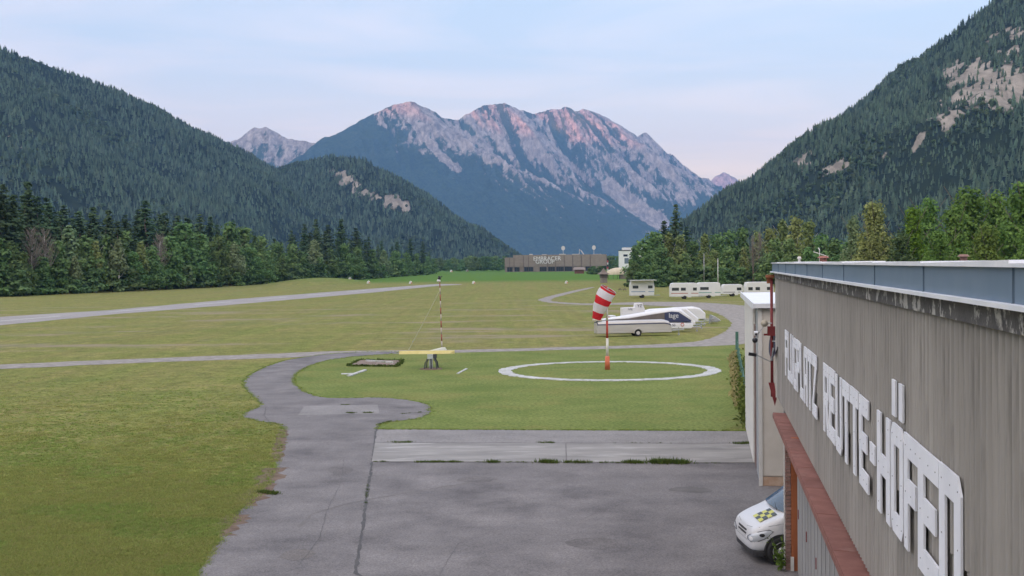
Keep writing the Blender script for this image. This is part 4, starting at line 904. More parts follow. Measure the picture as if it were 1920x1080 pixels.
word('FLUGPLATZ', spaced(1472, 1532, 9)); word('REUTTE', spaced(1544, 1630, 6)); word('-', [1630, 1644]); word('H', [1645, 1673]); word('O', [1671.5, 1697]); word('F', [1696, 1725]); word('E', [1722, 1766]); word('N', [1762, 1809])
ta, tb = T(1671.5, AW - .10), T(1697, AW - .10)
for u0, u1 in ((.08, .36), (.60, .88)):
    b = MB(); b.prism([(u0, 1.07), (u1, 1.07), (u1, 1.40), (u0, 1.40)], lambda u, v: (-.112, ta + (tb - ta) * u, ZB + (ZT - ZB) * v), lambda u, v: (-.092, ta + (tb - ta) * u, ZB + (ZT - ZB) * v)); b.build('letter', M_LETTER, hg)
# dark red ledge of lapped flashing
tl = T(1447.5, 1.60); i = 0
while tl > 2.5:
    l = random.choice([1.05, 1.05, .62, 1.3]); b = MB()
    z1 = ZL + (.004 if i % 2 else 0); b.box((-.172, tl - l / 2, ZL - .05 + (.004 if i % 2 else 0)), (.348, l + .03, .03), Matrix.Rotation(.06, 3, 'Y')); b.box((-.346, tl - l / 2, ZL - .10), (.012 + .004 * (i % 2), l + .03, .10)); b.build('flashing', M_RED, hg); tl -= l; i += 1
# eaves
tt = T1 + .12; i = 0
while tt > 1.0:
    b = MB(); b.box((-.10, tt - 1.48, 6.335), (.05, 2.95, .165)); b.build('eaves_board', M_LICHEN, hg)
    b = MB(); b.box((-.17, tt - 1.48, 6.425), (.15, 2.958, .03)); b.build('drip_edge', M_CAP, hg)
    b = MB(); b.box((-.165, tt - 1.48, 6.545), (.025, 2.945, .215)); b.box((-.182, tt - 2.945, 6.545), (.014, .02, .21)); b.build('eaves_panel', M_BLUEGREY, hg)
    h = .035 + .004 * (i % 3)
    b = MB(); z = 6.655
    b.add([(-.21, tt, z), (.35, tt, z), (.35, tt - 2.96, z), (-.21, tt - 2.96, z), (-.21, tt, z + .022), (.35, tt, z + .022), (.35, tt - 2.96, z + h), (-.21, tt - 2.96, z + h)], [(3, 2, 1, 0), (4, 5, 6, 7), (0, 1, 5, 4), (1, 2, 6, 5), (2, 3, 7, 6), (3, 0, 4, 7)]); b.build('roof_cap', M_CAP, hg); tt -= 2.96; i += 1
b = MB(); b.box((7.0, (T0 + T1) / 2, 6.45), (14.2, T1 - T0 + .2, .36)); b.build('roof', mat('roof_felt', (.16, .16, .165), .9, (.22, .22, .22), 2.0), hg)
for px_, h_, w_, m_ in ((1499, .14, .10, M_PALEW), (1544, .12, .22, M_RED), (1807, .055, .10, M_BRICK)):
    t_ = T(px_, AW + .5); b = MB(); b.tube((.5, t_, 6.6), (.5, t_, 6.70 + h_ * .6), w_ * .35, n=10); b.tube((.5, t_, 6.70 + h_ * .6), (.5, t_, 6.70 + h_), w_ * .6, w_ * .35, n=10); b.build('roof_vent', m_, hg)
b = MB(); t_ = T(1537, AW + .9); b.path([(.9, t_, 6.6), (.9, t_, 7.0), (.9, t_ + .25, 7.05)], .012, 5); b.path([(.75, t_, 6.95), (1.1, t_ - .2, 6.82)], .01, 5); b.build('antenna', M_PALEW, hg)
# sliding doors under the ledge
TP = 26.4
leaf_m = {}
te = TP
for li in range(8):
    leaf = empty('sliding_door', (0, te, 0)); leaf.parent = hg; wl = 2.1; npk = 9
    for k in range(npk):
        key = k % 3
        if key not in leaf_m:
            b = MB(); b.box((0, 0, 1.42), (.04 + .006 * key, wl / npk - .012, 2.80)); leaf_m[key] = b.mesh('plank', M_PLANK)
        obj('plank', leaf_m[key], leaf, (-.055, -(k + .5) * wl / npk, 0))
    b = MB(); b.box((-.085, -.42, 1.34), (.02, .045, .20)); b.build('handle', M_RED2, leaf); te -= wl
b = MB(); b.box((-.115, TP + .16, 1.45), (.17, .20, 2.88)); b.build('post', M_ORANGE, hg)
b = MB(); b.box((-.185, TP + .05, .16), (.07, .05, .32)); b.build('post_foot', M_PALEW, hg)
b = MB(); b.box((0, 0, 0), (.105, .22, .070)); bm_ = b.mesh('brick', M_BRICK, False)
z = .04; i = 0
while z < 2.80:
    obj('brick', bm_, hg, (-.262 + random.uniform(-.006, .006), TP + .22 + random.uniform(-.006, .006), z)); z += .082; i += 1
b = MB(); b.box((-.262, TP + .235, 1.42), (.085, .19, 2.82)); b.build('pier_mortar', M_PALEW, hg)
b = MB(); b.box((-.332, TP + .26, 1.44), (.022, .10, 2.86)); b.build('door_track', M_PALEW, hg)
# red downpipe and brackets at the far corner
b = MB(); b.tube((-.20, T1 + .12, 2.95), (-.20, T1 + .12, 6.22), .042, n=10); b.build('downpipe', M_RED2, hg, True)
for zz_, hh in ((4.78, .26),):
    b = MB(); b.box((-.22, T1 + .10, zz_), (.20, .16, hh)); b.box((-.36, T1 + .10, zz_ - .10), (.12, .06, .05)); b.build('pipe_bracket', M_RED2, hg)
b = MB(); b.prism([(-.30, 3.34), (-.14, 3.34), (-.08, 2.90), (-.13, 2.70)], lambda x, z: (x, T1 + .04, z), lambda x, z: (x, T1 + .20, z)); b.build('pipe_elbow', M_RED2, hg)
b = MB(); b.box((-.18, T1 + .2, 6.30), (.34, .34, .08)); b.box((-.24, T1 + .25, 6.18), (.16, .18, .16)); b.build('rain_hopper', mat('orange_rust', (.30, .10, .05), .8, (.40, .16, .08), 5), hg)

# ------------------------------------------------------------------ white annex beyond the hangar
cw = loc_h(G(1425.5, 912)); CX, CY = cw.x, cw.y; ZA = 5.36
an = empty('annex_building', wld_h(CX, CY, 0), -TH, 'white annex with cream cladding and grey side door beyond the hangar corner', 'building')
M_CREAM = mat('cream_cladding', (0.60, 0.55, 0.48), 0.75, (0.68, 0.63, 0.56), 1.5, rand=.04, col3=(.50, .44, .36), scale3=1.2, pos3=(.6, .85))
M_GREYDOOR = mat('grey_metal_door', (0.30, 0.315, 0.33), 0.6, (0.36, 0.37, 0.385), 1.5)
b = MB(); b.box((4.02, 6.52, 2.66), (7.9, 12.9, 5.28)); b.build('wall', M_CREAM, an)
pm = MB(); pm.box((0, 0, 2.81), (.90, .03, 4.98)); pme = pm.mesh('cladding_panel', M_CREAM)
for k in range(6): obj('cladding_panel', pme, an, (.46 + .912 * k, .05, 0))
for k in range(5):
    b = MB(); b.box((.42 + .88 * k, .045, .15), (.86, .05, .26)); b.build('plinth_block', mat('orange_plinth', (.42, .26, .17), .9, (.56, .42, .32), 3, rand=.12), an)
b = MB(); b.box((.035, 1.4, 2.64), (.07, 2.65, 5.24)); b.build('side_panel', M_GREYDOOR, an)
b = MB(); b.box((.02, .03, 2.66), (.11, .09, 5.28)); b.build('corner_trim', M_PALEW, an)
b = MB(); b.box((.015, 3.4, 2.35), (.06, 1.1, 4.6)); b.build('side_door', mat('brown_door', (.16, .10, .085), .7, (.21, .14, .12), 3), an)
b = MB(); b.box((.0, 8.6, 2.6), (.08, 8.7, 5.15)); b.build('side_cladding', M_PALEW, an)
b = MB(); b.box((3.9, 6.5, 5.40), (8.2, 13.3, .14)); b.box((-.19, 6.5, 5.40), (.03, 13.34, .20)); b.build('roof', M_CAP, an)

# fittings on poles at the hangar corner
M_CAMW = mat('white_plastic', (.72, .72, .72), .4); M_CAMB = mat('black_plastic', (.02, .02, .025), .4); M_BEIGE = mat('beige_plastic', (.55, .50, .40), .5); M_STEEL = mat('galvanised_steel', (.35, .36, .37), .45, (.45, .46, .47), 6, metal=.6)
def at_t(px, py, t):
    "point on the plane square to the hangar wall at distance t along it"
    d = ray(px, py); n_ = Vector((ST, CT, 0)); o_ = wld_h(0, t, 0); return CAM + d * ((o_ - CAM).dot(n_) / d.dot(n_))
TQ = T1 + .05
def rel(o, w): return Vector(w) - Vector(o)
sd = at_t(1447, 640, TQ); dish = empty('satellite_dish', sd, -TH, 'dark satellite dish seen edge on beside the red downpipe', 'satellite dish')
b = MB(); rings = []
for k in range(7):
    r_ = .40 * math.sin(k / 6 * 1.25) / math.sin(1.25); dpt = .11 * (1 - (k / 6) ** 2)
    rings.append([(.055 + dpt * .8, math.cos(a_) * r_, math.sin(a_) * r_ * 1.1) for a_ in [2 * math.pi * j / 24 for j in range(24)]])
b.loft(rings, caps=False); o = b.build('reflector', mat('dark_dish', (.05, .05, .085), .5), dish, True); o.rotation_euler = (0, .16, .25)
s_ = o.modifiers.new('thickness', 'SOLIDIFY'); s_.thickness = .012
b = MB(); b.path([rel(sd, at_t(1447, 668, TQ)), rel(sd, at_t(1444, 678, TQ)), rel(sd, at_t(1420, 666, TQ - .1))], .018, 6); b.path([rel(sd, at_t(1450, 652, TQ)), rel(sd, at_t(1447, 676, TQ))], .028, 6); b.build('feed_arm', M_STEEL, dish)
lp = rel(sd, at_t(1412, 665, TQ - .12)); b = MB(); b.box(lp, (.22, .08, .09), Matrix.Rotation(.15, 3, 'Y')); b.build('feed_horn', M_CAMB, dish)
b = MB(); b.tube((.10, 0, 0), rel(sd, wld_h(-.20, T1 + .1, sd.z)), .02, n=8); b.build('mount', M_STEEL, dish)
sp = at_t(1433, 606, TQ); si = empty('horn_loudspeaker', sp, -TH, 'beige round horn loudspeaker on a bent arm at the hangar corner', 'loudspeaker')
b = MB(); b.loft([[(math.cos(a_) * r_, y_, math.sin(a_) * r_) for a_ in [2 * math.pi * j / 16 for j in range(16)]] for y_, r_ in ((-.10, .10), (-.06, .085), (.0, .05), (.10, .04), (.13, .04))]); b.build('horn', M_BEIGE, si, True)
b = MB(); b.path([(0, .02, -.06), rel(sp, at_t(1432, 612, TQ)), rel(sp, at_t(1422, 625, TQ)), rel(sp, at_t(1421, 634, TQ))], .013, 6); b.tube((.02, .1, 0), rel(sp, wld_h(-.2, T1 + .12, sp.z)), .016, n=6); b.build('arm', M_STEEL, si)
cp_ = at_t(1417.5, 625, TQ); c1 = empty('security_camera', cp_, -TH, 'white security camera hanging below the beige horn loudspeaker', 'camera')
b = MB(); b.box((0, 0, 0), (.11, .16, .10), Matrix.Rotation(.2, 3, 'X')); b.build('housing', M_CAMW, c1, bevel=.015); b = MB(); b.tube((0, -.07, -.02), (0, -.10, -.025), .03, n=10); b.build('lens', M_CAMB, c1)
cp_ = at_t(1415.5, 638, TQ); c2 = empty('security_camera', cp_, -TH, 'black dome security camera just below the white one', 'camera')
b = MB(); b.loft([[(math.cos(a_) * r_, math.sin(a_) * r_, z_) for a_ in [2 * math.pi * j / 16 for j in range(16)]] for z_, r_ in ((.06, .05), (.03, .075), (-.02, .075), (-.06, .05), (-.075, .02))]); b.build('dome', M_CAMB, c2, True); b = MB(); b.tube((0, 0, .05), (.05, 0, .13), .014, n=6); b.build('stem', M_STEEL, c2)

# ------------------------------------------------------------------ van in the open bay
VX = (1389 - 960) / FPX * 27.25; VY = 27.28
van = empty('van', (VX, VY, 0), 0.06, 'white van with yellow and dark chequers on its bonnet, nose out of the hangar bay', 'van')
van.scale = (1, 1, .91)
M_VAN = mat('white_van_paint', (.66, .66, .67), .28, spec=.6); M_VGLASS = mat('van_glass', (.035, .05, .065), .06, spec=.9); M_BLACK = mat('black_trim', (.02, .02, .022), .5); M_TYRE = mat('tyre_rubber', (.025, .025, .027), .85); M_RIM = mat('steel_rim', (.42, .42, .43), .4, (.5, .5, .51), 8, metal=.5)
M_LENS = mat('headlight_lens', (.55, .58, .62), .08, spec=1.0); M_CHY = mat('chequer_yellow', (.62, .60, .12), .45); M_CHG = mat('chequer_dark', (.06, .07, .06), .45)
st = [ # s, zbottom, ztop, half width low, half width top
 (0.00, .38, .62, .62, .60), (.03, .30, .80, .78, .70), (.10, .26, .90, .86, .74), (.22, .25, .97, .91, .76), (.40, .25, 1.06, .94, .80), (.58, .25, 1.13, .95, .82), (.68, .25, 1.18, .95, .83), (.80, .25, 1.27, .95, .82), (1.05, .25, 1.49, .955, .79), (1.40, .25, 1.76, .955, .75), (1.65, .25, 1.88, .955, .73), (2.3, .25, 1.93, .955, .73), (3.6, .25, 1.93, .955, .73), (4.7, .27, 1.90, .95, .72), (5.0, .33, 1.84, .93, .70), (5.08, .40, 1.70, .88, .66)]
def vring(s, zb, zt, hw, ht):
    belt = min(zt - .08, 1.12); pts = []
    half = [(0, zb), (hw * .80, zb), (hw * .97, zb + .10), (hw, zb + .28), (hw * .995, max(zb + .3, belt * .82)), (hw * .965, belt), (ht + (hw * .965 - ht) * .25, belt + (zt - belt) * .75), (ht * .88, zt - .02), (ht * .5, zt + .012), (0, zt + .02)]
    return [(s, -y, z) for y, z in half] + [(s, y, z) for y, z in half[-2:0:-1]]
b = MB(); b.loft([vring(*q) for q in st]); bo = b.build('body', M_VAN, van, True)
sub = bo.modifiers.new('smooth', 'SUBSURF'); sub.levels = 2; sub.render_levels = 2
# black discs stand in for the shaded wheel openings; wheels
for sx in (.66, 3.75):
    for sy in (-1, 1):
        b = MB(); b.tube((sx, sy * .70, .36), (sx, sy * .966, .36), .395, n=28); b.build('dark_wheel_opening', M_BLACK, van)
        w = empty('wheel', (sx, sy * .895, .345)); w.parent = van
        b = MB(); prof = [(.085, .22), (.105, .26), (.105, .31), (.08, .342), (-.08, .342), (-.105, .31), (-.105, .26), (-.085, .22)]
        b.loft([[(math.cos(a_) * r_, y_, math.sin(a_) * r_) for y_, r_ in prof] for a_ in [2 * math.pi * j / 32 for j in range(33)]], caps=False); b.build('tyre', M_TYRE, w, True)
        b = MB(); b.loft([[(math.cos(a_) * r_, sy * y_, math.sin(a_) * r_) for a_ in [2 * math.pi * j / 28 for j in range(28)]] for y_, r_ in ((-.08, .225), (.09, .225), (.10, .215), (.06, .195), (.045, .12), (.075, .10), (.075, .045), (.085, .04))]); ro = b.build('rim', M_RIM, w, True)
        b = MB()
        for k in range(12):
            a_ = 2 * math.pi * k / 12; b.tube((math.cos(a_) * .155, sy * .050, math.sin(a_) * .155), (math.cos(a_) * .155, sy * .0575, math.sin(a_) * .155), .020, n=8)
        b.build('vent_holes', M_BLACK, w)
# lower bumper, grille, headlights
b = MB(); b.loft([[(s_, y_, z_) for y_, z_ in ((-hw_, .20), (hw_, .20), (hw_ * 1.0, .33), (-hw_ * 1.0, .33))] for s_, hw_ in ((.03, .56), (.055, .74), (.11, .85), (.22, .91), (.40, .94))]); b.build('lower_bumper', M_BLACK, van, bevel=.02)
PI2 = 2 * math.pi
bpy.context.view_layer.update()
from mathutils.bvhtree import BVHTree
_bv = BVHTree.FromObject(bo, bpy.context.evaluated_depsgraph_get())
def skin(phi, z, off=.006):
    "point on the van's skin at bearing phi (degrees from the nose, minus = near side) and height z"
    a_ = math.radians(phi); d_ = Vector((-math.cos(a_), math.sin(a_), 0)); o_ = Vector((.75, 0, z)) + d_ * 3; h_ = _bv.ray_cast(o_, -d_)
    return (h_[0] if h_[0] else Vector((.75, 0, z)) + d_ * .8) + d_ * off
def skin_panel(name, poly, mtl, off, parent=None, dome=0.0, rings=4):
    c_ = (sum(p[0] for p in poly) / len(poly), sum(p[1] for p in poly) / len(poly)); pl = []
    for i in range(len(poly)):
        p, q = poly[i], poly[(i + 1) % len(poly)]
        for k in range(3): pl.append((p[0] + (q[0] - p[0]) * k / 3, p[1] + (q[1] - p[1]) * k / 3))
    b = MB(); n = len(pl); vs = []
    for r_ in range(rings):
        f = 1 - r_ / rings
        for p in pl: vs.append(skin(c_[0] + (p[0] - c_[0]) * f, c_[1] + (p[1] - c_[1]) * f, off + dome * (1 - f * f)))
    vs.append(skin(*c_, off + dome)); fs = []
    for r_ in range(rings - 1):
        for k in range(n): fs.append((r_ * n + k, r_ * n + (k + 1) % n, (r_ + 1) * n + (k + 1) % n, (r_ + 1) * n + k))
    for k in range(n): fs.append(((rings - 1) * n + k, (rings - 1) * n + (k + 1) % n, len(vs) - 1))
    b.add(vs, fs); return b.build(name, mtl, parent or van, True)
for z0 in (.73, .65):
    skin_panel('grille', [(-24, z0 - .02), (0, z0 - .028), (24, z0 - .02), (26, z0 + .025), (0, z0 + .03), (-26, z0 + .025)], M_BLACK, .006)
for sy in (-1, 1):
    hp = [(33, .56), (44, .53), (56, .58), (66, .68), (73, .82), (68, .86), (55, .80), (42, .70), (34, .63)]; hp = [(sy * p, z) for p, z in hp]
    hl = skin_panel('headlight', hp, M_LENS, .008, dome=.02)
    for (pc, zc, rr) in ((45, .62, 1.0), (60, .73, .8)):
        skin_panel('lamp', [(sy * (pc + 4.2 * rr * math.cos(q)), zc + .055 * rr * math.sin(q)) for q in [k * PI2 / 8 for k in range(8)]], M_CAMW if pc == 45 else M_BLACK, .030, hl, .006, 2)
    b = MB(); b.path([skin(p, z, .012) for p, z in hp + hp[:1]], .007, 5); b.build('rim_seal', M_BLACK, hl)
    b = MB(); b.path([skin(sy * p, z, .001) for p, z in ((20, .83), (40, .86), (55, .90), (68, .94), (80, .98), (95, 1.02), (110, 1.05))], .0045, 4); b.build('bonnet_seam', M_BLACK, van)
    b = MB(); b.path([skin(sy * p, z, .001) for p, z in ((0, .53), (30, .52), (50, .54), (66, .60), (76, .64))], .0045, 4); b.build('bumper_seam', M_BLACK, van)
    m_ = MB(); m_.box((1.05, sy * 1.06, 1.16), (.10, .20, .17)); m_.build('mirror', M_VAN, van, bevel=.03)
# windscreen, side glass
b = MB(); N_ = 7; gl = []
for i in range(N_):
    f = i / (N_ - 1) * 2 - 1
    gl.append([(.73 + .12 * f * f - .05 + t_ * .80, f * (.80 - .09 * t_), 1.235 + t_ * .61 - .03 * f * f * (1 - t_)) for t_ in (0, .33, .66, 1)])
b.loft(gl, caps=False, closed=False); b.build('windscreen', M_VGLASS, van, True, loc=(-.035, 0, .035))
b = MB(); b.path([(.66, -.50, 1.25), (.74, -.1, 1.33), (.90, .3, 1.44)], .010, 5); b.build('wiper', M_BLACK, van)
for sy in (-1, 1):
    for s0, s1, z1 in ((1.10, 2.15, 1.60), (2.3, 3.5, 1.64), (3.6, 4.75, 1.64)):
        b = MB(); s0b = s0 - (.22 if s0 < 1.5 else 0); v = [(s0b, sy * .935, 1.16), (s1, sy * .935, 1.16), (s1, sy * .828, z1), (s0 + .12 if s0 < 1.5 else s0, sy * .83, z1)]
        b.add(v + [(p[0], p[1] - sy * .03, p[2]) for p in v], [(0, 1, 2, 3), (7, 6, 5, 4), (0, 4, 5, 1), (1, 5, 6, 2), (2, 6, 7, 3), (3, 7, 4, 0)]); b.build('side_window', M_VGLASS, van)
# chequers laid on the bonnet
def bon(s, y):
    z = np.interp(s, [q[0] for q in st], [q[2] for q in st]); return (s, y, float(z) + .028 - .035 * (abs(y) / .8) ** 2.2)
for r_ in range(3):
    for c_ in range(4):
        b = MB(); s0, y0 = .24 + .10 * c_, -.62 + .20 * r_; q = [bon(s0, y0), bon(s0 + .095, y0), bon(s0 + .095, y0 + .195), bon(s0, y0 + .195)]
        b.add([(p[0], p[1], p[2] + .004) for p in q], [(0, 1, 2, 3)]); b.build('chequer', M_CHG if (r_ + c_) % 2 else M_CHY, van)
# weed by the pier
M_WEED = leaf_mat('weed_leaves', (.08, .15, .03), (.20, .30, .07), .1, 4, .3)
wp = wld_h(-.42, TP + .05, 0); wd = empty('weed', wp, 0, 'leafy green weed growing at the foot of the hangar pier', 'plant')
rs = np.random.default_rng(9); b = MB(); cs = []
for k in range(9):
    a_ = rs.uniform(0, 6.28); hh = rs.uniform(.3, .8); ex = Vector((math.cos(a_) * .22 * hh - .08, math.sin(a_) * .2, hh)); b.path([(0, 0, 0), ex * .5 + Vector((0, 0, .08)), ex], [.008, .006, .003], 4)
    for j in range(14): f = rs.uniform(.15, 1); cs.append(tuple(ex * f + Vector((rs.normal() * .04, rs.normal() * .04, rs.normal() * .03))))
b.build('stem', M_WEED, wd); obj('leaves', leaf_mesh('leaves', np.array(cs), rs.normal(size=(len(cs), 3)) + np.array([0, 0, .8]), np.full(len(cs), .05), M_WEED, 1.7, rs), wd)
# ------------------------------------------------------------------ text helper
def text_mesh(txt, h, mtl, depth=0.0):
    cu = bpy.data.curves.new('txt', 'FONT'); cu.body = txt; cu.size = h; cu.extrude = depth; cu.align_x = 'CENTER'; cu.align_y = 'CENTER'
    to = bpy.data.objects.new('txt', cu); COL.objects.link(to); bpy.context.view_layer.update()
    me = bpy.data.meshes.new_from_object(to.evaluated_get(bpy.context.evaluated_depsgraph_get())); bpy.data.objects.remove(to); bpy.data.curves.remove(cu)
    me.materials.clear(); me.materials.append(mtl); return me
PI = math.pi
# ------------------------------------------------------------------ windsock
M_SRED = leaf_mat('windsock_red', (.62, .035, .045), (.70, .05, .06), 0, 2, .35, 0); M_SWHITE = leaf_mat('windsock_white', (.72, .72, .74), (.80, .80, .82), 0, 2, .35, 0)
M_PRED = mat('pole_red', (.42, .045, .03), .6, (.52, .08, .05), 5); M_PORANGE = mat('pole_orange', (.55, .12, .05), .65, (.62, .18, .09), 6); M_PWHITE = mat('pole_white', (.62, .60, .54), .6, (.75, .73, .68), 5)
wb = G(1139, 693); ws = empty('windsock', wb, 0, 'red and white banded windsock drooping from a red and white pole', 'windsock')
Dw = wb.y; mpx = Dw / FPX
def wz(py): return P(1139, py, Dw).z
zs = [(693, 668, .17, .14, M_PORANGE), (668, 634, .085, .08, M_PWHITE), (634, 601, .075, .07, M_PRED), (601, 574, .07, .065, M_PWHITE), (574, 536, .06, .05, M_PRED)]
for y0, y1, r0, r1, mt_ in zs:
    b = MB(); b.tube((0, 0, max(0, wz(y0))), (0, 0, wz(y1)), r0, r1, n=14); b.build('pole_section', mt_, ws, True)
cl = [(1141, 542, 15.5), (1136.5, 550, 16), (1131, 561, 15.5), (1126.5, 573, 13.5), (1122, 585, 11), (1118.5, 598, 8)]
pts = [rel(wb, P(x_, y_, Dw - .25)) for x_, y_, r_ in cl]; rad = [r_ * mpx for _, _, r_ in cl]
dens = []
for i in range(len(pts) - 1):
    for k in range(4): f = k / 4; dens.append((pts[i].lerp(pts[i + 1], f), rad[i] * (1 - f) + rad[i + 1] * f))
dens.append((pts[-1], rad[-1]))
def sock_ring(i):
    p, r_ = dens[i]; d = (dens[min(i + 1, len(dens) - 1)][0] - dens[max(0, i - 1)][0]).normalized(); d = (d + Vector((0, .15, 0))).normalized(); u_ = d.cross(Vector((0, 1, 0))).normalized(); w_ = d.cross(u_)
    return [p + (u_ * math.cos(a_) + w_ * math.sin(a_)) * r_ * (1 + .05 * math.sin(5 * a_ + i * .8) + .03 * math.sin(9 * a_ + i * 1.7) * (i / len(dens))) for a_ in [2 * PI * j / 28 for j in range(28)]]
bounds = [(0, 3, M_SRED), (3, 8, M_SWHITE), (8, 12, M_SRED), (12, 16, M_SWHITE), (16, 20, M_SRED)]
bounds = [(0, 2, M_SRED), (2, 7, M_SWHITE), (7, 11, M_SRED), (11, 16, M_SWHITE), (16, 20, M_SRED)]
for a_, c_, mt_ in bounds:
    b = MB(); b.loft([sock_ring(i) for i in range(a_, c_ + 1)], caps=False); b.build('band', mt_, ws, True)
r0_ = sock_ring(0); b = MB(); b.path(r0_ + [r0_[0]], .022, 5, False); b.path([pts[0] + Vector((0, .25, 0)), pts[0], Vector((0, 0, wz(538)))], .02, 5); b.build('hoop', M_STEEL, ws)

# ------------------------------------------------------------------ landing T, mast, signal panels
M_YEL = mat('landing_t_yellow', (.60, .50, .18), .7, (.70, .61, .27), 3); M_TPALE = mat('landing_t_pale', (.60, .57, .44), .7, (.68, .65, .52), 3); M_BOXG = mat('grey_green_box', (.42, .46, .44), .7, (.52, .56, .54), 3); M_LEG = mat('dark_steel_leg', (.05, .055, .06), .7)
tb = G(808, 692); lt = empty('landing_t', tb, 0, 'yellow landing T board on a small legged stand in the lawn', 'landing indicator'); mt1 = tb.y / FPX
zt = P(808, 660.5, tb.y).z
b = MB(); b.prism([(749 - 808, -.16), (843 - 808, -.16), (853 - 808, .0), (843 - 808, .16), (753 - 808, .16)], lambda u_, v_: (u_ * mt1, v_, zt - .10), lambda u_, v_: (u_ * mt1, v_ * .35, zt + .11)); b.build('cross_bar', M_YEL, lt)
b = MB(); e_ = rel(tb, G(832, 653.5, zt)); s0 = Vector((-.05, .15, 0)); dd = Vector((e_.x, e_.y, 0)) - s0; q_ = Vector((-dd.y, dd.x, 0)).normalized() * .22
b.prism([(0, -1), (1, -1), (1.02, 0), (1, 1), (0, 1)], lambda u_, v_: tuple(s0 + dd * u_ + q_ * v_ + Vector((0, 0, zt - .09))), lambda u_, v_: tuple(s0 + dd * u_ + q_ * v_ * .45 + Vector((0, 0, zt + .09)))); b.build('stem_board', M_TPALE, lt)
b = MB(); b.box((-.03, 0, zt - .27), (.36, .5, .32)); b.build('housing', M_BOXG, lt, bevel=.01); b = MB(); b.box((.27, .02, zt - .25), (.22, .46, .28)); b.build('motor_box', M_LEG, lt)
for sx, sy in ((-.40, -.35), (.42, -.35), (.46, .4), (-.32, .4), (0.05, -.4)):
    b = MB(); b.path([(sx * .55, sy * .6, zt - .42), (sx * .85, sy * .9, .45), (sx, sy, 0)], [.05, .045, .045], 6); b.build('leg', M_LEG, lt)
b = MB(); b.tube((0, 0, 0), (0, 0, zt - .4), .14, .12, n=10); b.build('column', M_BOXG, lt, True)
b = MB(); b.tube((0, 0, .0), (0, 0, .05), .75, .7, n=18); b.build('base_plate', M_DIRT, lt)
Dm = G(829, 664).y; mb_ = G(829, 664); ms = empty('mast', mb_, 0, 'thin red and white banded mast with wind gauge and guy rope behind the landing T', 'mast')
topz = P(824.5, 527, Dm); tx = topz.x - mb_.x; n = 11; M_MRED = mat('mast_red', (.26, .06, .045), .8, (.36, .12, .09), 6); M_MPALE = mat('mast_pale', (.42, .33, .28), .8, (.58, .53, .48), 7)
for k in range(n):
    f0, f1 = k / n, (k + 1) / n; b = MB(); b.tube((tx * f0, 0, topz.z * f0), (tx * f1, 0, topz.z * f1), .056 - .02 * f0, .056 - .02 * f1, n=10); b.build('mast_section', M_MRED if k % 2 == 0 else M_MPALE, ms, True)
hd = rel(mb_, P(822.5, 526, Dm)); b = MB(); b.loft([[(hd.x + math.cos(a_) * r_, math.sin(a_) * r_, hd.z + z_) for a_ in [2 * PI * j / 12 for j in range(12)]] for z_, r_ in ((-.14, .04), (-.08, .13), (.03, .14), (.08, .05))]); b.build('lamp', M_CAMW, ms, True)
b = MB(); b.loft([[(hd.x + .05 + math.cos(a_) * r_, math.sin(a_) * r_, hd.z + z_) for a_ in [2 * PI * j / 12 for j in range(12)]] for z_, r_ in ((.08, .10), (.16, .13), (.24, .10), (.27, .02))])
for a_ in (0.3, 2.4, 4.5): b.path([(hd.x + .1, 0, hd.z + .27), (hd.x + .1 + math.cos(a_) * .16, math.sin(a_) * .16, hd.z + .30)], [.012, .05], 6)
b.build('wind_gauge', M_CAMB, ms, True)
gz = rel(mb_, P(822.8, 548, Dm)); ga = rel(mb_, G(763, 662)); b = MB(); b.path([gz, gz.lerp(ga, .5) - Vector((0, 0, .06)), ga], .028, 5); b.build('guy_rope', mat('rope', (.52, .50, .36), .9), ms)
gp = gz.lerp(ga, .80); b = MB(); b.path([gp, gp.lerp(ga, .12)], .04, 6); b.build('rope_tensioner', M_STEEL, ms)
# signal pit
pa, pb_, pc, pd = G(657, 686.5), G(742, 687.5), G(752, 678), G(676, 677.5); ce = (pa + pb_ + pc + pd) / 4
sp_ = empty('signal_pit', ce, 0, 'dark sunken signal panel with a white beam in the lawn left of the landing T', 'signal panel')
b = MB(); b.prism([tuple((p - ce).xy) for p in (pa, pb_, pc, pd)], lambda u_, v_: (u_, v_, .0), lambda u_, v_: (u_, v_, .10)); b.build('bed', mat('panel_bed', (.15, .105, .08), .9, (.24, .185, .145), 2), sp_)
b = MB(); a0, a1 = rel(ce, G(686, 680)), rel(ce, G(737, 683.5)); q_ = Vector((0, .16, 0)); b.prism([(0, 0), (1, 0), (1, 1), (0, 1)], lambda u_, v_: tuple(a0.lerp(a1, u_) + q_ * (v_ * 2 - 1) + Vector((0, 0, .10))), lambda u_, v_: tuple(a0.lerp(a1, u_) + q_ * (v_ * 2 - 1) + Vector((0, 0, .20)))); b.build('beam', M_WHITE, sp_)
rs = np.random.default_rng(21); cs = []; ring = [rel(ce, p) for p in (pa, pb_, pc, pd)]
for i in range(4):
    a_, c_ = ring[i] * 1.06, ring[(i + 1) % 4] * 1.06
    for k in range(220): p = a_.lerp(c_, rs.random()); cs.append((p.x + rs.normal() * .10, p.y + rs.normal() * .10, abs(rs.normal()) * .06 + .02))
cs = np.array(cs); M_RANK = leaf_mat('rank_grass', (.060, .095, .026), (.13, .17, .045), .2, 2, .2)
tag(obj('grass_rim', leaf_mesh('grass_rim', cs, rs.normal(size=cs.shape) + np.array([0, -.6, .3]), np.full(len(cs), .09), M_RANK, 2.2, rs), sp_), kind='stuff')
b = MB(); pw = G(690, 677); 
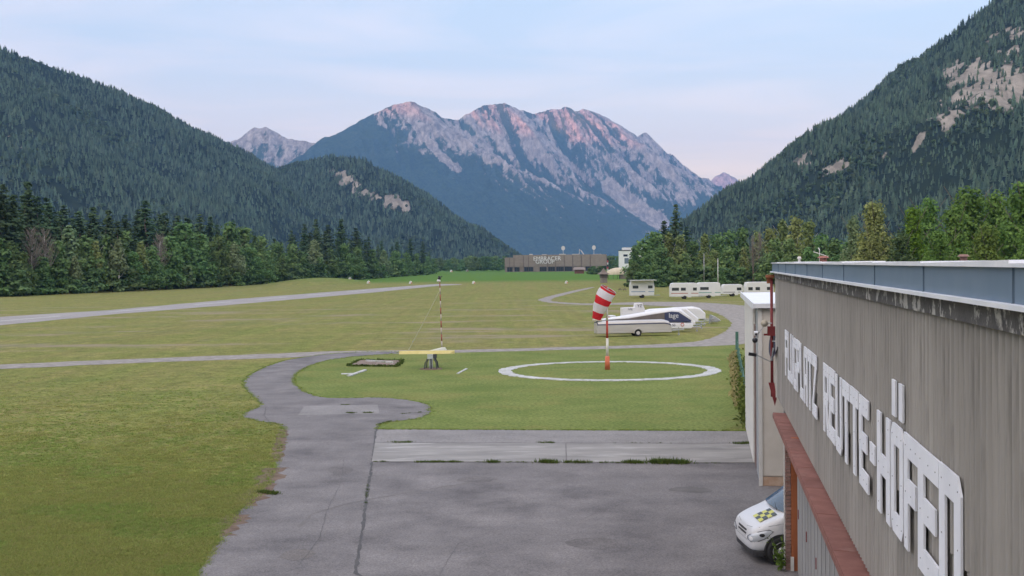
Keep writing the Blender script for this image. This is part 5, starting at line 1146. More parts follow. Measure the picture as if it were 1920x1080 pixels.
def flat_board(name, pxs, z, mtl, label, cat):
    w = [G(*p) for p in pxs]; c_ = sum(w, Vector()) / len(w); b = MB(); b.prism([tuple((p - c_).xy) for p in w], lambda u_, v_: (u_, v_, .0), lambda u_, v_: (u_, v_, z)); o = b.build(name, mtl); o.location = c_; return tag(o, label, cat)
flat_board('signal_strip', [(650, 705.5), (657, 706), (688, 694.8), (683, 694)], .06, M_WHITE, 'white signal strip lying obliquely in the grass beside the signal panel', 'signal panel')
flat_board('signal_strip', [(856, 701), (860, 701.2), (877, 692), (873, 691.6)], .04, M_WHITE, 'faded white strip in the lawn right of the landing T', 'signal panel')
flat_board('signal_strip', [(640, 700.5), (664, 700.2), (664, 701.8), (640, 702.2)], .03, M_WHITE, 'short faded white strip left of the oblique signal strip', 'signal panel')

# ------------------------------------------------------------------ glider trailers
M_SILVER = mat('aluminium_skin', (.50, .48, .46), .38, (.60, .58, .55), 1.2, metal=.35, col3=(.44, .39, .34), scale3=.8, pos3=(.5, .8), stretch=(.3, 1, 2)); M_TWHITE = mat('trailer_white', (.70, .70, .71), .4, (.76, .76, .77), 1.0); M_NAVY = mat('trailer_navy', (.035, .045, .11), .4, (.045, .058, .13), 2); M_BROWNG = mat('trailer_brown_grey', (.13, .11, .105), .55, (.18, .155, .145), 1.5); M_HUB = mat('hub_white', (.62, .60, .58), .5)
def trailer(px0, py0, px1, py1, label, parts, W=1.15, wheel_f=.52, bars=1.2):
    a_, c_ = G(px0, py0), G(px1, py1); d_ = c_ - a_; Ln = d_.length; t = empty('glider_trailer', a_, math.atan2(d_.y, d_.x), label, 'trailer', 'glider trailers parked on the grass')
    for nm, mt_, prof, wid in parts:
        rings = []
        for f in (-1.0, -.86, -.62, .62, .86, 1.0):
            k = {1.0: (.10, .20), .86: (.04, .07), .62: (0, 0)}[abs(f)]
            cz = max(p[1] for p in prof); c0 = min(p[1] for p in prof)
            rings.append([(u_ * Ln, f * wid / 2, max(c0 + .02, z_ - (k[1] if z_ > c0 + .3 else 0)) ) for u_, z_ in prof])
        b = MB(); b.loft(rings); o = b.build(nm, mt_, t)
        if nm in ('body', 'lid'): o.modifiers.new('bevel', 'BEVEL').width = .03
    for sy in (-1, 1):
        w = empty('wheel', (wheel_f * Ln, sy * (W / 2 + .02), .32)); w.parent = t
        b = MB(); b.loft([[(math.cos(x_) * r_, y_, math.sin(x_) * r_) for y_, r_ in ((-.09, .17), (-.10, .28), (-.06, .32), (.06, .32), (.10, .28), (.09, .17))] for x_ in [2 * PI * j / 22 for j in range(23)]], caps=False); b.build('tyre', M_TYRE, w, True)
        b = MB(); b.tube((0, -.08, 0), (0, .08, 0), .185, n=18); b.tube((0, sy * .08, 0), (0, sy * .10, 0), .07, n=10); b.build('rim', M_HUB, w)
        b = MB(); b.loft([[(wheel_f * Ln + math.cos(x_) * r_, sy * (W / 2 + .06) + e2, .32 + math.sin(x_) * r_) for r_, e2 in ((.36, -.11), (.36, .11), (.42, .11), (.42, -.11))] for x_ in [PI * j / 12 for j in range(13)]]); b.build('mudguard', parts[0][1], t)
    b = MB(); b.path([(Ln * .98, -.35, .45), (Ln + bars, 0, .50)], .045, 6); b.path([(Ln * .98, .35, .45), (Ln + bars, 0, .50)], .045, 6); b.tube((Ln + bars, 0, .5), (Ln + bars + .16, 0, .52), .06, n=8); b.build('drawbar', M_STEEL, t)
    b = MB(); b.tube((Ln + bars * .7, -.06, 0.06), (Ln + bars * .7, -.06, .75), .035, n=8); b.tube((Ln + bars * .7, -.11, .09), (Ln + bars * .7, -.01, .09), .09, n=12); b.build('jockey_wheel', M_STEEL, t)
    return t, Ln
t1, Ln = trailer(1117, 631.5, 1256, 628.5, 'silver aluminium glider trailer, nearest of the group, behind the windsock', [('body', M_SILVER, [(0, .28), (.0, 1.30), (.02, 1.42), (.90, 1.48), (.965, 1.34), (1.0, .92), (1.0, .32)], 1.25), ('trim', M_NAVY, [(.0, 1.27), (.0, 1.34), (.91, 1.39), (.968, 1.28), (.995, .96), (.985, .92), (.955, 1.24), (.905, 1.32)], 1.275)], 1.25, .54)
b = MB(); b.box((.16, -.02, 1.54), (.7, 1.0, .16)); b.build('tail_cover', M_BEIGE, t1, bevel=.04)
t2, Ln2 = trailer(1126, 626, 1291, 622, 'brown-grey and navy wedge shaped glider trailer behind the silver one', [('body', M_TWHITE, [(.0, .35), (.0, .95), (.70, 1.05), (1.02, .95), (1.03, .5), (1.0, .35)], 1.3), ('lid', M_BROWNG, [(.0, .97), (.0, 1.30), (.30, 1.66), (.66, 2.10), (.70, 2.13), (.70, 1.06)], 1.32), ('nose_panel', M_NAVY, [(.702, 1.06), (.702, 2.13), (.78, 2.20), (.86, 2.14), (1.0, 1.14), (1.0, .96)], 1.32), ('ridge', M_TWHITE, [(.0, 1.30), (.30, 1.66), (.66, 2.10), (.78, 2.21), (.86, 2.15), (1.01, 1.10), (1.04, 1.10), (.88, 2.22), (.78, 2.28), (.66, 2.17), (.30, 1.73), (0, 1.37)], 1.30)], 1.3, .56)
o = obj('lettering', text_mesh('lage', .66, M_TWHITE), t2, (Ln2 * .80, -.69, 1.62), (PI / 2, 0, 0))
o = obj('lettering', text_mesh('50', .34, M_NAVY), t2, (Ln2 * .80, -.69, .70), (PI / 2, 0, 0)); b = MB(); b.tube((Ln2 * .90, -.67, .74), (Ln2 * .90, -.69, .74), .18, n=16); b.build('speed_sign', mat('sign_red', (.5, .05, .06), .5), t2)
b = MB(); b.tube((Ln2 * .90, -.685, .74), (Ln2 * .90, -.70, .74), .12, n=16); b.build('speed_sign_centre', M_CAMW, t2)
wprof = lambda h, tail, nose: [(.0, .40), (.0, tail), (.12, tail + .12), (.72, h), (.84, h), (1.0, nose), (1.0, .45)]
t3, Ln3 = trailer(1140, 620.5, 1300, 617, 'white glider trailer between the navy wedge one and the finned one', [('body', M_TWHITE, wprof(2.05, .95, .85), 1.3)], 1.3, .5)
b = MB(); b.box((.35, 0, 1.3), (.6, 1.1, .5)); b.build('tail_box', M_TWHITE, t3, bevel=.05); b = MB(); b.box((.0, -.5, 1.15), (.35, .04, .55)); b.build('red_board', mat('red_board', (.45, .10, .09), .6, (.6, .3, .27), 4), t3)
t4, Ln4 = trailer(1156, 614, 1306, 611, 'white glider trailer with raised tail fin cover marked in black', [('body', M_TWHITE, wprof(2.0, 1.05, .9), 1.3)], 1.3, .5)
b = MB(); b.prism([(.06, 1.0), (.06, 2.05), (.15, 2.08), (.22, 2.08), (.23, 2.52), (.31, 2.52), (.34, 1.9), (.34, 1.0)], lambda u_, z_: (u_ * Ln4, -.38, z_), lambda u_, z_: (u_ * Ln4, .38, z_)); b.build('fin_cover', M_TWHITE, t4, bevel=.03)
o = obj('lettering', text_mesh('YZ', .42, M_CAMB), t4, (Ln4 * .275, -.40, 2.22), (PI / 2, 0, 0)); o = obj('lettering', text_mesh('Lög', .30, M_CAMB), t4, (Ln4 * .16, -.40, 1.93), (PI / 2, 0, 0))
t5, Ln5 = trailer(1195, 609, 1316, 607, 'white glider trailer with blunt square nose, rearmost of the group', [('body', M_TWHITE, [(.0, .5), (.0, 1.3), (.2, 1.7), (.86, 1.9), (.95, 1.75), (1.03, 1.25), (1.03, .55)], 1.4)], 1.4, .5)
b = MB(); p_ = G(1338, 606); tl_ = empty('trailer_nose_cover', p_, .1, 'small pale grey pointed cover standing right of the trailers', 'cover'); b.prism([(-.45, .15), (-.35, .95), (.1, .75), (.75, .30), (.3, .12)], lambda u_, z_: (u_, -.4, z_), lambda u_, z_: (u_, .4, z_)); b.build('cover', M_STEEL, tl_, bevel=.06); b = MB(); b.tube((-.2, 0, 0), (-.2, 0, .3), .05, n=8); b.build('leg', M_STEEL, tl_)

# ------------------------------------------------------------------ caravans on the parking ground
M_CARW = mat('caravan_white', (.70, .70, .70), .4, (.76, .76, .75), .8); M_CARWIN = mat('caravan_window', (.05, .055, .06), .15, spec=.8)
def caravan(px, D, top, Ln, label, rz=0.0, stripe=(.2, .3, .45), kind=0):
    p = P(px, 500, D); h = P(px, top, D).z; t = empty('caravan', (p.x, p.y, 0), rz, label, 'caravan', 'caravans parked in front of the trees')
    prof = [(-.5, .45), (-.5, h * .75), (-.46, h - .08), (-.38, h), (.38, h), (.46, h - .12), (.5, h * .62), (.48, .45)]
    b = MB(); b.prism([(u_ * Ln, z_) for u_, z_ in prof], lambda u_, z_: (u_, -1.1, z_), lambda u_, z_: (u_, 1.1, z_)); b.build('body', M_CARW, t, bevel=.06)
    for u_, w_ in [((-.30, 1.1), (.32, .9)), ((-.33, 1.3), (-.05, .9), (.36, .7)), ((-.2, 1.6),), ((-.34, .8), (-.08, .8), (.35, 1.0)), ((.3, .9),)][kind]:
        b = MB(); b.box((u_ * Ln, -1.105, h * .62), (w_, .03, .55)); f_ = b.build('window', M_CARWIN, t, bevel=.01)
    b = MB(); b.box((.17 * Ln, -1.104, h * .48), (.6, .02, h * .72)); b.build('door', M_CARW, t, bevel=.01)
    b = MB(); b.box((0, -1.103, h * .36), (Ln * .96, .012, .14)); b.build('stripe', mat('caravan_stripe_%d' % kind, stripe, .5), t)
    for sy in (-1, 1):
        b = MB(); b.tube((0, sy * .9, .33), (0, sy * 1.1, .33), .33, n=16); b.build('wheel', M_TYRE, t)
    b = MB(); b.path([(Ln * .48, -.4, .45), (Ln * .5 + 1.2, 0, .5), (Ln * .48, .4, .45)], .05, 6); b.build('drawbar', M_STEEL, t)
    return t
c_ = caravan(1203, 232, 525.5, 4.6, 'white caravan with dark window band, leftmost of the parked caravans', .05)
b = MB(); b.box((0, -.9, P(1203, 525.5, 232).z + .03), (5.0, 3.2, .06)); b.build('awning_roof', M_CARW, c_)
caravan(1282, 222, 530.5, 5.2, 'long white caravan under the grey flagpole', .0, (.45, .2, .15), 1); caravan(1328, 226, 529.5, 4.4, 'white caravan in front of the white flagpole', -.04, (.15, .35, .3), 2); caravan(1422, 216, 528.5, 5.0, 'white caravan nearest the hangar, right of the others', .03, (.35, .36, .38), 3); caravan(1372, 236, 533, 4.0, 'small white caravan in the gap between the flagpole and the hangar', .02, (.2, .2, .22), 4)
for px_, top_, D_, mt_, lab in ((1320, 476, 318, M_STEEL, 'thin grey flagpole, left of the two behind the caravans'), (1346, 486, 300, M_CAMW, 'white flagpole, right of the two behind the caravans')):
    p = P(px_, 500, D_); zt_ = P(px_, top_, D_).z; t = empty('flagpole', (p.x, p.y, 0), 0, lab, 'flagpole'); b = MB(); b.tube((0, 0, 0), (0, 0, zt_), .10, .07, n=10); b.build('pole', mt_, t, True); b = MB(); b.loft([[(math.cos(a_) * r_, math.sin(a_) * r_, zt_ + z_) for a_ in [2 * PI * j / 10 for j in range(10)]] for z_, r_ in ((0, .06), (.08, .12), (.16, .05))]); b.build('finial', mt_, t)
p = G(1167, 546); tbn = empty('picnic_table', p, .4, 'weathered dark picnic table with benches left of the caravans', 'table'); M_WOOD = mat('weathered_wood', (.10, .085, .075), .9, (.17, .15, .135), 4)
for y_ in (-.30, -.1, .1, .30): b = MB(); b.box((0, y_, .76), (1.8, .17, .045)); b.build('plank', M_WOOD, tbn)
for y_ in (-.75, .75): b = MB(); b.box((0, y_, .45), (1.8, .26, .045)); b.build('bench', M_WOOD, tbn)
for x_ in (-.65, .65):
    b = MB(); b.path([(x_, -.7, 0), (x_, -.2, .74)], .05, 4); b.path([(x_, .7, 0), (x_, .2, .74)], .05, 4); b.box((x_, 0, .40), (.05, 1.6, .10)); b.build('leg', M_WOOD, tbn)

# ------------------------------------------------------------------ far buildings
M_FACADE = mat('brown_panel', (.235, .195, .165), .85, (.285, .24, .205), .4, rand=.05); M_FAC2 = mat('facade_groove', (.13, .10, .085), .9); M_FWIN = mat('far_window', (.03, .035, .045), .15, spec=.7); M_FROOF = mat('roof_units', (.58, .57, .55), .7)
Db = 1060.0; O_ = P(947, 509.5, Db); eb = empty('factory_building', (O_.x, Db, 0), 0, 'long brown panelled factory with white lettering at the end of the meadow', 'building'); mb1 = Db / FPX
Hm_ = P(1040, 477.5, Db).z; Hl = P(955, 483, Db).z; xw = lambda px: (px - 947) * mb1
b = MB(); b.box((xw(961), 22, Hl / 2), (xw(975), 43, Hl)); b.box((xw(1044) + xw(975) * 0, 22, Hm_ / 2), (xw(1138) - xw(975), 43.2, Hm_)); b.build('wall', M_FACADE, eb)
edges = [947, 955, 964, 975, 982, 991, 1001, 1011, 1027, 1042, 1058, 1074, 1090, 1107, 1138]
for a_, c_ in zip(edges[:-1], edges[1:]):
    hh = Hl if c_ <= 975 else Hm_; b = MB(); zb_ = 4.6; b.box(((xw(a_) + xw(c_)) / 2, .15, (hh + zb_) / 2), (xw(c_) - xw(a_) - .5, .5, hh - zb_ - .2)); b.build('facade_panel', M_FACADE, eb)
b = MB()
for a_ in edges: 
    b = MB(); b.box((xw(a_), -.02, 7), (.35, .7, 14 if a_ > 975 else 11)); b.build('pilaster', M_FACADE if a_ in (947, 975, 1001, 1011) else M_FAC2, eb)
for a_, c_ in ((951, 961), (965, 974), (983, 1000), (1012, 1025), (1028, 1041), (1043, 1057), (1059, 1073), (1098, 1106)):
    b = MB(); b.box(((xw(a_) + xw(c_)) / 2, .35, 2.3), (xw(c_) - xw(a_), .2, 3.8)); w_ = b.build('window', M_FWIN, eb)
    for k in range(int((c_ - a_) / 4)): b = MB(); b.box((xw(a_) + (k + 1) * 4 * mb1, .22, 2.3), (.15, .12, 3.8)); b.build('mullion', M_FAC2, w_)
M_SIGNW = mat('sign_white', (.78, .78, .78), .6)
obj('lettering', text_mesh('EMBRACER', 5.0, M_SIGNW, .1), eb, (xw(1026), -.42, P(1026, 485, Db).z), (PI / 2, 0, 0)); o = obj('lettering', text_mesh('GROUP', 5.0, M_SIGNW, .1), eb, (xw(1022), -.42, P(1022, 491, Db).z), (PI / 2, 0, 0))
for px_, w_, h_ in ((996, 6, 1.4), (1021, 9, 1.0), (1055, 12, 1.2), (1080, 14, 1.0), (1120, 16, .8)): b = MB(); b.box((xw(px_), 1.5, Hm_ + h_ / 2 - .6), (w_ * mb1, 2, h_)); b.build('roof_unit', M_FROOF, eb)
for px_, top_ in ((1057, 465), (1115, 464)):
    zt_ = P(px_, top_, Db).z; b = MB(); b.tube((xw(px_), 8, Hm_), (xw(px_), 8, zt_ - 1), .2, n=6); b.loft([[(xw(px_) + math.cos(a_) * r_ , 8 - .6 * q, zt_ + math.sin(a_) * r_ * 1.2) for a_ in [2 * PI * j / 12 for j in range(12)]] for q, r_ in ((0, .2), (.3, 1.2), (.6, 1.7))]); b.build('roof_dish', M_FROOF, eb)
b = MB(); b.path([(xw(1087), 8, Hm_), (xw(1088), 8, P(1087, 467, Db).z), (xw(1091), 8, P(1087, 470, Db).z), (xw(1096), 8, Hm_)], .45, 6); b.build('roof_duct', M_FROOF, eb)
# striped mast beside the factory
p = G(1139, 508); smt = empty('banded_mast', p, 0, 'short red, white and black banded mast right of the factory', 'mast')
for k in range(6): b = MB(); z0 = 1.9 * k; b.tube((0, 0, z0), (0, 0, z0 + 1.9), .9, n=10); b.build('band', (M_PWHITE, M_PRED, M_CAMB)[k % 3], smt)
# white house
Dh = 820.0; O_ = P(1162, 500, Dh); wh = empty('white_house', (O_.x, Dh, 0), 0, 'modern white house with dark flat roof edge half hidden by trees', 'house'); mh1 = Dh / FPX; hx = lambda px: (px - 1162) * mh1; hz_ = lambda py: P(1170, py, Dh).z
M_HWHITE = mat('white_render', (.78, .78, .78), .8, (.82, .82, .82), 1)
b = MB(); b.box((hx(1172), 4, hz_(470) / 2), (hx(1182), 8, hz_(470))); b.build('wall', M_HWHITE, wh); b = MB(); b.box((hx(1190), 9, hz_(464) / 2), (hx(1202), 12, hz_(464))); b.build('upper_wall', M_HWHITE, wh)
b = MB(); b.box((hx(1172), 3.9, hz_(469.4)), (hx(1183), 8.6, .5)); b.build('roof', M_CAMB, wh); b = MB(); b.box((hx(1173), -.02, hz_(479)), (hx(1170), .2, hz_(477) - hz_(481))); b.build('window', M_FWIN, wh); b = MB(); b.box((hx(1175), -.02, hz_(489)), (hx(1170), .2, hz_(483.5) - hz_(494))); b.build('window', mat('blue_glass', (.16, .20, .25), .2), wh); b = MB(); b.box((hx(1192), 2.9, hz_(474.5)), (hx(1182), .3, 1.6)); b.build('window', M_FWIN, wh)
# dome shelter and hut
Dd = 520.0; O_ = P(1160, 520, Dd); dm = empty('shelter_hut', (O_.x, Dd, 0), 0, 'wooden hut with pale rounded dome roof in front of the white house', 'hut'); md = Dd / FPX
b = MB(); rings = []
for k in range(9):
    f = k / 8; r_ = math.cos(f * PI / 2 * .97); rings.append([(-.6 + (-1.0 + 4.6 * r_ * math.cos(a_) * .95) + f * 1.6, 3.2 * r_ * math.sin(a_), 1.9 + 3.0 * math.sin(f * PI / 2)) for a_ in [2 * PI * j / 18 for j in range(18)]])
b.loft(rings, caps=False); b.build('dome_roof', mat('beige_membrane', (.50, .43, .31), .8, (.60, .53, .40), .8), dm, True)
b = MB(); b.box((2.6, .5, 1.3), (4.4, 4, 2.6)); b.build('wall', M_WOOD, dm)
for k in range(10): b = MB(); b.box((2.6, -1.55, .2 + .25 * k), (4.4, .06, .22)); b.build('plank', mat('hut_plank', (.20, .165, .14), .9, (.28, .24, .21), 2, rand=.12), dm)
b = MB(); b.prism([(-.2, 2.3), (5.4, 4.0), (5.5, 3.8), (-.1, 2.05)], lambda u_, z_: (u_, -2, z_), lambda u_, z_: (u_, 3, z_)); b.build('roof', M_WOOD, dm)
b = MB()
for x_ in (-4.6, -2.5, -.6): b = MB(); b.tube((x_, -1.5, 0), (x_, -1.5, 2.0), .10, n=6); b.build('post', M_WOOD, dm)
# birdhouse-like tower hut, red hut
O_ = G(1132, 530.5); th_ = empty('tower_hut', O_, .2, 'small dark wooden tower hut with pyramid roof behind the windsock', 'hut'); md = O_.y / FPX
b = MB(); b.box((0, 0, .9), (2.0, 2.0, 1.8)); b.build('base', mat('pale_base', (.22, .20, .18), .9, (.30, .27, .24), 2), th_); b = MB(); b.box((0, 0, 2.4), (2.3, 2.3, 1.3)); b.build('wall', M_WOOD, th_); b = MB(); b.add([(-1.9, -1.9, 3.0), (1.9, -1.9, 3.0), (1.9, 1.9, 3.0), (-1.9, 1.9, 3.0), (-.9, -.9, 3.7), (.9, -.9, 3.7), (.9, .9, 3.7), (-.9, .9, 3.7), (0, 0, 5.2)], [(3, 2, 1, 0), (0, 1, 5, 4), (1, 2, 6, 5), (2, 3, 7, 6), (3, 0, 4, 7), (4, 5, 8), (5, 6, 8), (6, 7, 8), (7, 4, 8)]); b.build('roof', mat('shingle_brown', (.15, .12, .10), .9, (.22, .18, .155), 3), th_)
O_ = G(1086, 513); rh = empty('red_hut', O_, 0, 'small red-brown hut with wide hipped roof in front of the factory', 'hut'); mr_ = O_.y / FPX
b = MB(); b.box((0, 0, 1.4), (17 * mr_, 5, 2.8)); b.build('wall', mat('red_brown_boards', (.17, .075, .055), .9, (.23, .11, .085), 2), rh); b = MB(); w1, w2 = 11.5 * mr_, 9 * mr_; b.add([(-w1, -4, 2.7), (w1, -4, 2.7), (w1, 4, 2.7), (-w1, 4, 2.7), (-w2, -1, 4.4), (w2, -1, 4.4), (w2, 1, 4.4), (-w2, 1, 4.4)], [(3, 2, 1, 0), (4, 5, 6, 7), (0, 1, 5, 4), (1, 2, 6, 5), (2, 3, 7, 6), (3, 0, 4, 7)]); b.build('roof', mat('hut_roof', (.20, .16, .14), .9, (.26, .22, .19), 2), rh)
# hedge in front of the factory's right end
for i, x_ in enumerate((1106, 1112, 1119, 1126, 1146, 1152, 1158)):
    p = G(x_, 514.5); s = 1.1 + .3 * (i % 2); t = empty('shrub', (p.x, p.y, 0), i, 'low green shrub in front of the factory', 'shrub', 'shrubs in front of the factory'); t.scale = (s, s, s * .75); obj('crown', SHR[i % 3], t)

# ------------------------------------------------------------------ runway end markers
M_MW = mat('marker_white', (.72, .72, .70), .6); M_MO = mat('marker_orange', (.58, .20, .10), .6)
mk = [(656, 525.5, 'white marker at the mound beside the wood, leftmost of the runway markers'), (691, 532, 'white and orange marker at the left end of the runway'), (770, 532.5, 'white marker beside the runway end, left of the mast'), (888, 532.5, 'white and orange marker just right of the mast top'), (1062, 532, 'white round topped marker right of the far field, near the windsock'), (846, 510.5, 'thin pale marker post at the far end of the meadow'), (876, 509.5, 'white board at the far end of the meadow')]
for i, (x_, y_, lab) in enumerate(mk):
    p = G(x_, y_); s = p.y / 430.0 * (1 if i < 5 else .8); t = empty('runway_marker', p, 0, lab, 'marker', 'markers around the runway end')
    b = MB(); b.prism([(-.75, .1), (.75, .1), (.55, .85), (0, 1.15), (-.55, .85)], lambda u_, z_: (u_ * s * .8, -.25 * s, z_ * s), lambda u_, z_: (u_ * s * .8, .25 * s, z_ * s)); b.build('board', M_MW, t)
    b = MB(); b.box((.35 * s, -.27 * s, .35 * s), (.5 * s, .05 * s, .35 * s)); b.build('patch', M_MO, t); b = MB(); b.tube((0, 0, 0), (0, 0, .2 * s), .08 * s, n=6); b.build('stake', M_STEEL, t)
# grassy mound at the end of the runway
Xg, Yg = np.meshgrid(np.linspace(-1, 1, 40), np.linspace(-1, 1, 40)); c_ = G(600, 531); mx = 45.0; my = 60.0
Zg = 2.2 * np.clip(1 - Xg ** 2 - Yg ** 2, 0, 1) ** 1.5 - .05
tag(obj('grass_mound', grid_mesh('grass_mound', c_.x + 22 * Xg, c_.y + my * Yg, Zg, {}, [M_GRASS])), kind='structure')

# ------------------------------------------------------------------ fence with weeds along the lawn
M_GREENP = mat('green_fence_paint', (.05, .13, .10), .6, (.07, .17, .135), 4)
fa, fb = G(1382, 668), G(1405, 806); fdir = fb - fa; FL = fdir.length; fn_ = empty('wire_fence', fa, math.atan2(fdir.y, fdir.x), 'green wire fence with weeds along the right side of the lawn', 'fence')
npst = 9
for k in range(npst): b = MB(); b.tube((FL * k / (npst - 1), 0, 0), (FL * k / (npst - 1), 0, 1.75 if k == 0 else 1.25), .05 if k else .11, n=8); b.build('post', M_GREENP, fn_)
for z_ in (.12, .45, .80, 1.18): b = MB(); b.tube((0, 0, z_), (FL, 0, z_), .008, n=4); b.build('wire', M_GREENP, fn_)
b = MB(); k = 0.0
while k < FL - 1.1: b.path([(k, .004, .1), (k + 1.05, .004, 1.18)], .0035, 3, False); b.path([(k, -.004, 1.18), (k + 1.05, -.004, .1)], .0035, 3, False); k += .12
tag(b.build('wire_mesh', M_GREENP, fn_), kind='stuff')
rs = np.random.default_rng(33); n = 2600; u_ = rs.beta(2.2, 1.0, n) * FL * 1.0; z_ = np.abs(rs.normal(0, .55, n)) * (.35 + .9 * (u_ / FL) ** 3 + .3 * vnoise(u_ / 1.5, u_ * 0)); cs = np.stack([u_, rs.normal(0, .22, n) + .1, z_], 1)
tag(obj('climbing_weeds', leaf_mesh('climbing_weeds', cs, rs.normal(size=(n, 3)) + np.array([0, .5, .4]), np.full(n, .13), M_RANK, 1.7, rs), fn_), kind='stuff')
M_DRY = leaf_mat('dry_grass', (.26, .24, .10), (.42, .37, .18), .1, 2, .3)
n = 900; u_ = rs.uniform(0, FL * .8, n); cs = np.stack([u_, rs.normal(-.30, .12, n), np.abs(rs.normal(0, .15, n))], 1)
tag(obj('dry_grass_strip', leaf_mesh('dry_grass_strip', cs, rs.normal(size=(n, 3)) * np.array([1, 1, .3]), np.full(n, .14), M_DRY, 2.6, rs), fn_), kind='stuff')

# ------------------------------------------------------------------ grass blades, weeds in the joints
def tuft(seed, mtl, n=16, h=.12, spread=.10, w=.010):
    rs = np.random.default_rng(seed); b = MB()
    for k in range(n):
        a_ = rs.uniform(0, 6.28); r_ = abs(rs.normal()) * spread; x_, y_ = math.cos(a_) * r_, math.sin(a_) * r_; hh = h * rs.uniform(.5, 1.3); l_ = rs.uniform(.1, .7) * hh; t_ = rs.uniform(0, 6.28); q = (math.cos(t_) * w, math.sin(t_) * w)
        b.add([(x_ - q[0], y_ - q[1], 0), (x_ + q[0], y_ + q[1], 0), (x_ + math.cos(a_) * l_, y_ + math.sin(a_) * l_, hh)], [(0, 1, 2)])
    return b.mesh('grass_tuft', mtl)
M_BLADE = leaf_mat('grass_blades', (.225, .265, .070), (.36, .38, .125), .26, 1.0, .3, .03); M_BLADE2 = leaf_mat('lush_grass_blades', (.195, .265, .066), (.31, .37, .11), .26, 1.0, .3, .02)
tufts = [tuft(s, M_BLADE) for s in range(4)] + [tuft(10 + s, M_BLADE2) for s in range(3)] + [tuft(20, M_DRY, h=.14)]
rs = np.random.default_rng(44)
apx = np.array([(p.x, p.y) for p in apw]); 
def in_world(x, y, poly):
    return inpoly(x, y, [tuple(p) for p in poly])
px_ = rs.uniform(-30, 560, 70000); py_ = rs.uniform(0, 1, 70000) ** .5 * 420 + 690
gx = []; 
d3 = np.array([[FW.x, FW.y, FW.z]]) + np.outer((px_ - 960) / FPX, np.array(RT)) + np.outer((540 - py_) / FPX, np.array(UP)); s3 = -CAM_H / d3[:, 2]; gx, gy = d3[:, 0] * s3, d3[:, 1] * s3
ok = ~in_world(gx, gy, apx); gx, gy = gx[ok], gy[ok]; n = len(gx); sc = rs.uniform(.45, 1.0, n) * (.75 + .5 * vnoise(gx / 1.5, gy / 1.5))
pk = np.where(rs.random(n) < .12, 7, np.where(vnoise(gx / 2.2 + 50, gy / 2.2) > .55, rs.integers(4, 7, n), rs.integers(0, 4, n)))
tag(scatter('field_grass', np.stack([gx, gy, 0 * gx], 1), np.stack([sc * 1.1, sc * 1.1, sc * .42], 1), rs.uniform(0, 6.28, n), pk, tufts), 'mown field grass left of the apron', 'grass')
# taller fringe along the asphalt edges
fr = []; wts_ = []
for i in range(len(apw) - 6):
    a_, c_ = apw[i], apw[i + 1]; l_ = (c_ - a_).length
    for k in range(int(l_ * 10) + 1):
        f = rs.random(); p = a_.lerp(c_, f); fr.append((p.x + rs.normal() * .07, p.y + rs.normal() * .07, .004))
e0, e1 = G(705, 805.5), G(1425, 808.5)
for k in range(420): f = rs.random(); p = e0.lerp(e1, f); fr.append((p.x, p.y + rs.normal() * .06 + .04, .006))
fr = np.array(fr); n = len(fr); sc = rs.uniform(.4, 1.0, n)
tag(scatter('edge_grass', fr, np.stack([sc, sc, sc * .6], 1), rs.uniform(0, 6.28, n), rs.integers(4, 7, n), tufts), 'ragged grass fringe along the asphalt edge', 'grass')
def weeds(name, segs, label, hmul=1.0):
    pts_ = []
    for x0, y0, x1, y1, cnt, hh in segs:
        a_, c_ = G(x0, y0), G(x1, y1)
        for k in range(cnt): p = a_.lerp(c_, rs.random()); pts_.append((p.x, p.y + rs.normal() * .05, .03, hh * rs.uniform(.5, 1.2)))
    q = np.array(pts_); n = len(q); s = q[:, 3]
    wt = [tuft(60 + s_, M_RANK, n=18, h=.062, spread=.085, w=.010) for s_ in range(3)]
    tag(scatter(name, q[:, :3], np.stack([s, s, s], 1), rs.uniform(0, 6.28, n), rs.integers(0, 3, n), wt), label, 'weeds')
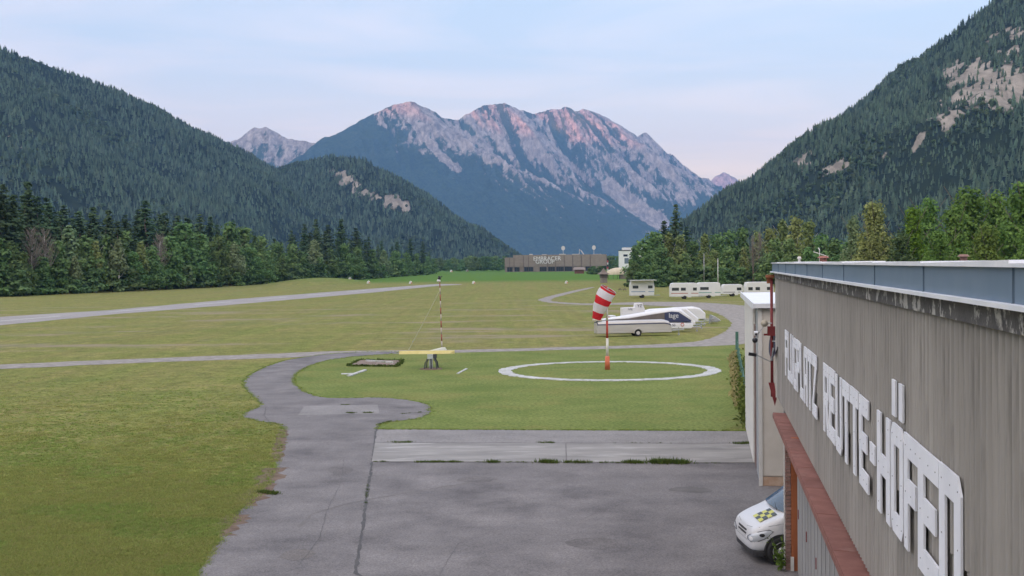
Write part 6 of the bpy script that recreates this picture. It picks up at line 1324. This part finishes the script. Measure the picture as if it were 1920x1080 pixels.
weeds('joint_weeds', [(780, 867.5, 866, 867.8, 90, .8), (895, 868, 985, 868.4, 30, .6), (920, 868, 930, 868, 14, 1.3), (1015, 868.2, 1045, 868.4, 34, 1.7), (1060, 868.5, 1110, 868.7, 34, 1.2), (1125, 868.8, 1165, 869, 20, .7), (1172, 869, 1205, 869.2, 30, 1.5), (1225, 869.2, 1288, 869.5, 80, 2.0), (703, 867, 728, 867, 20, .5), (1290, 869.5, 1350, 869.8, 12, .5)], 'dark weeds growing in the joint along the concrete slab')
weeds('joint_weeds', [(738, 830.8, 770, 831, 26, 1.0), (1010, 831.6, 1040, 831.8, 16, .9), (1375, 833, 1408, 833, 26, 1.2), (1150, 832, 1260, 832.4, 18, .4)], 'sparse weeds in the far joint of the concrete slab')
weeds('joint_weeds', [(490, 924, 518, 928, 60, 1.1), (650, 775, 665, 776, 20, .8), (680, 775, 700, 775, 20, .8), (690, 905, 685, 945, 16, .5), (640, 760, 655, 760, 14, .6), (706, 798, 735, 790, 30, .7), (752, 777, 790, 774, 16, .7)], 'weed clumps in cracks of the taxiway asphalt')

# ------------------------------------------------------------------ labels of look-alikes: their place in the row
ONES = ['', 'first', 'second', 'third', 'fourth', 'fifth', 'sixth', 'seventh', 'eighth', 'ninth', 'tenth', 'eleventh', 'twelfth', 'thirteenth', 'fourteenth', 'fifteenth', 'sixteenth', 'seventeenth', 'eighteenth', 'nineteenth']
def ordinal(n):
    if n < 20: return ONES[n]
    tens = {2: ('twenty', 'twentieth'), 3: ('thirty', 'thirtieth'), 4: ('forty', 'fortieth')}[n // 10]
    return tens[1] if n % 10 == 0 else tens[0] + '-' + ONES[n % 10]
rows = {}
for o in SC.objects:
    if o.parent is None and 'label' in o.keys() and 'group' in o.keys(): rows.setdefault(o['label'], []).append(o)
for lab, os_ in rows.items():
    if 2 <= len(os_) <= 45:
        os_.sort(key=lambda o: o.location.x / max(1.0, o.location.y))
        for k, o in enumerate(os_): o['label'] = lab + ', ' + ordinal(k + 1) + ' from the left'
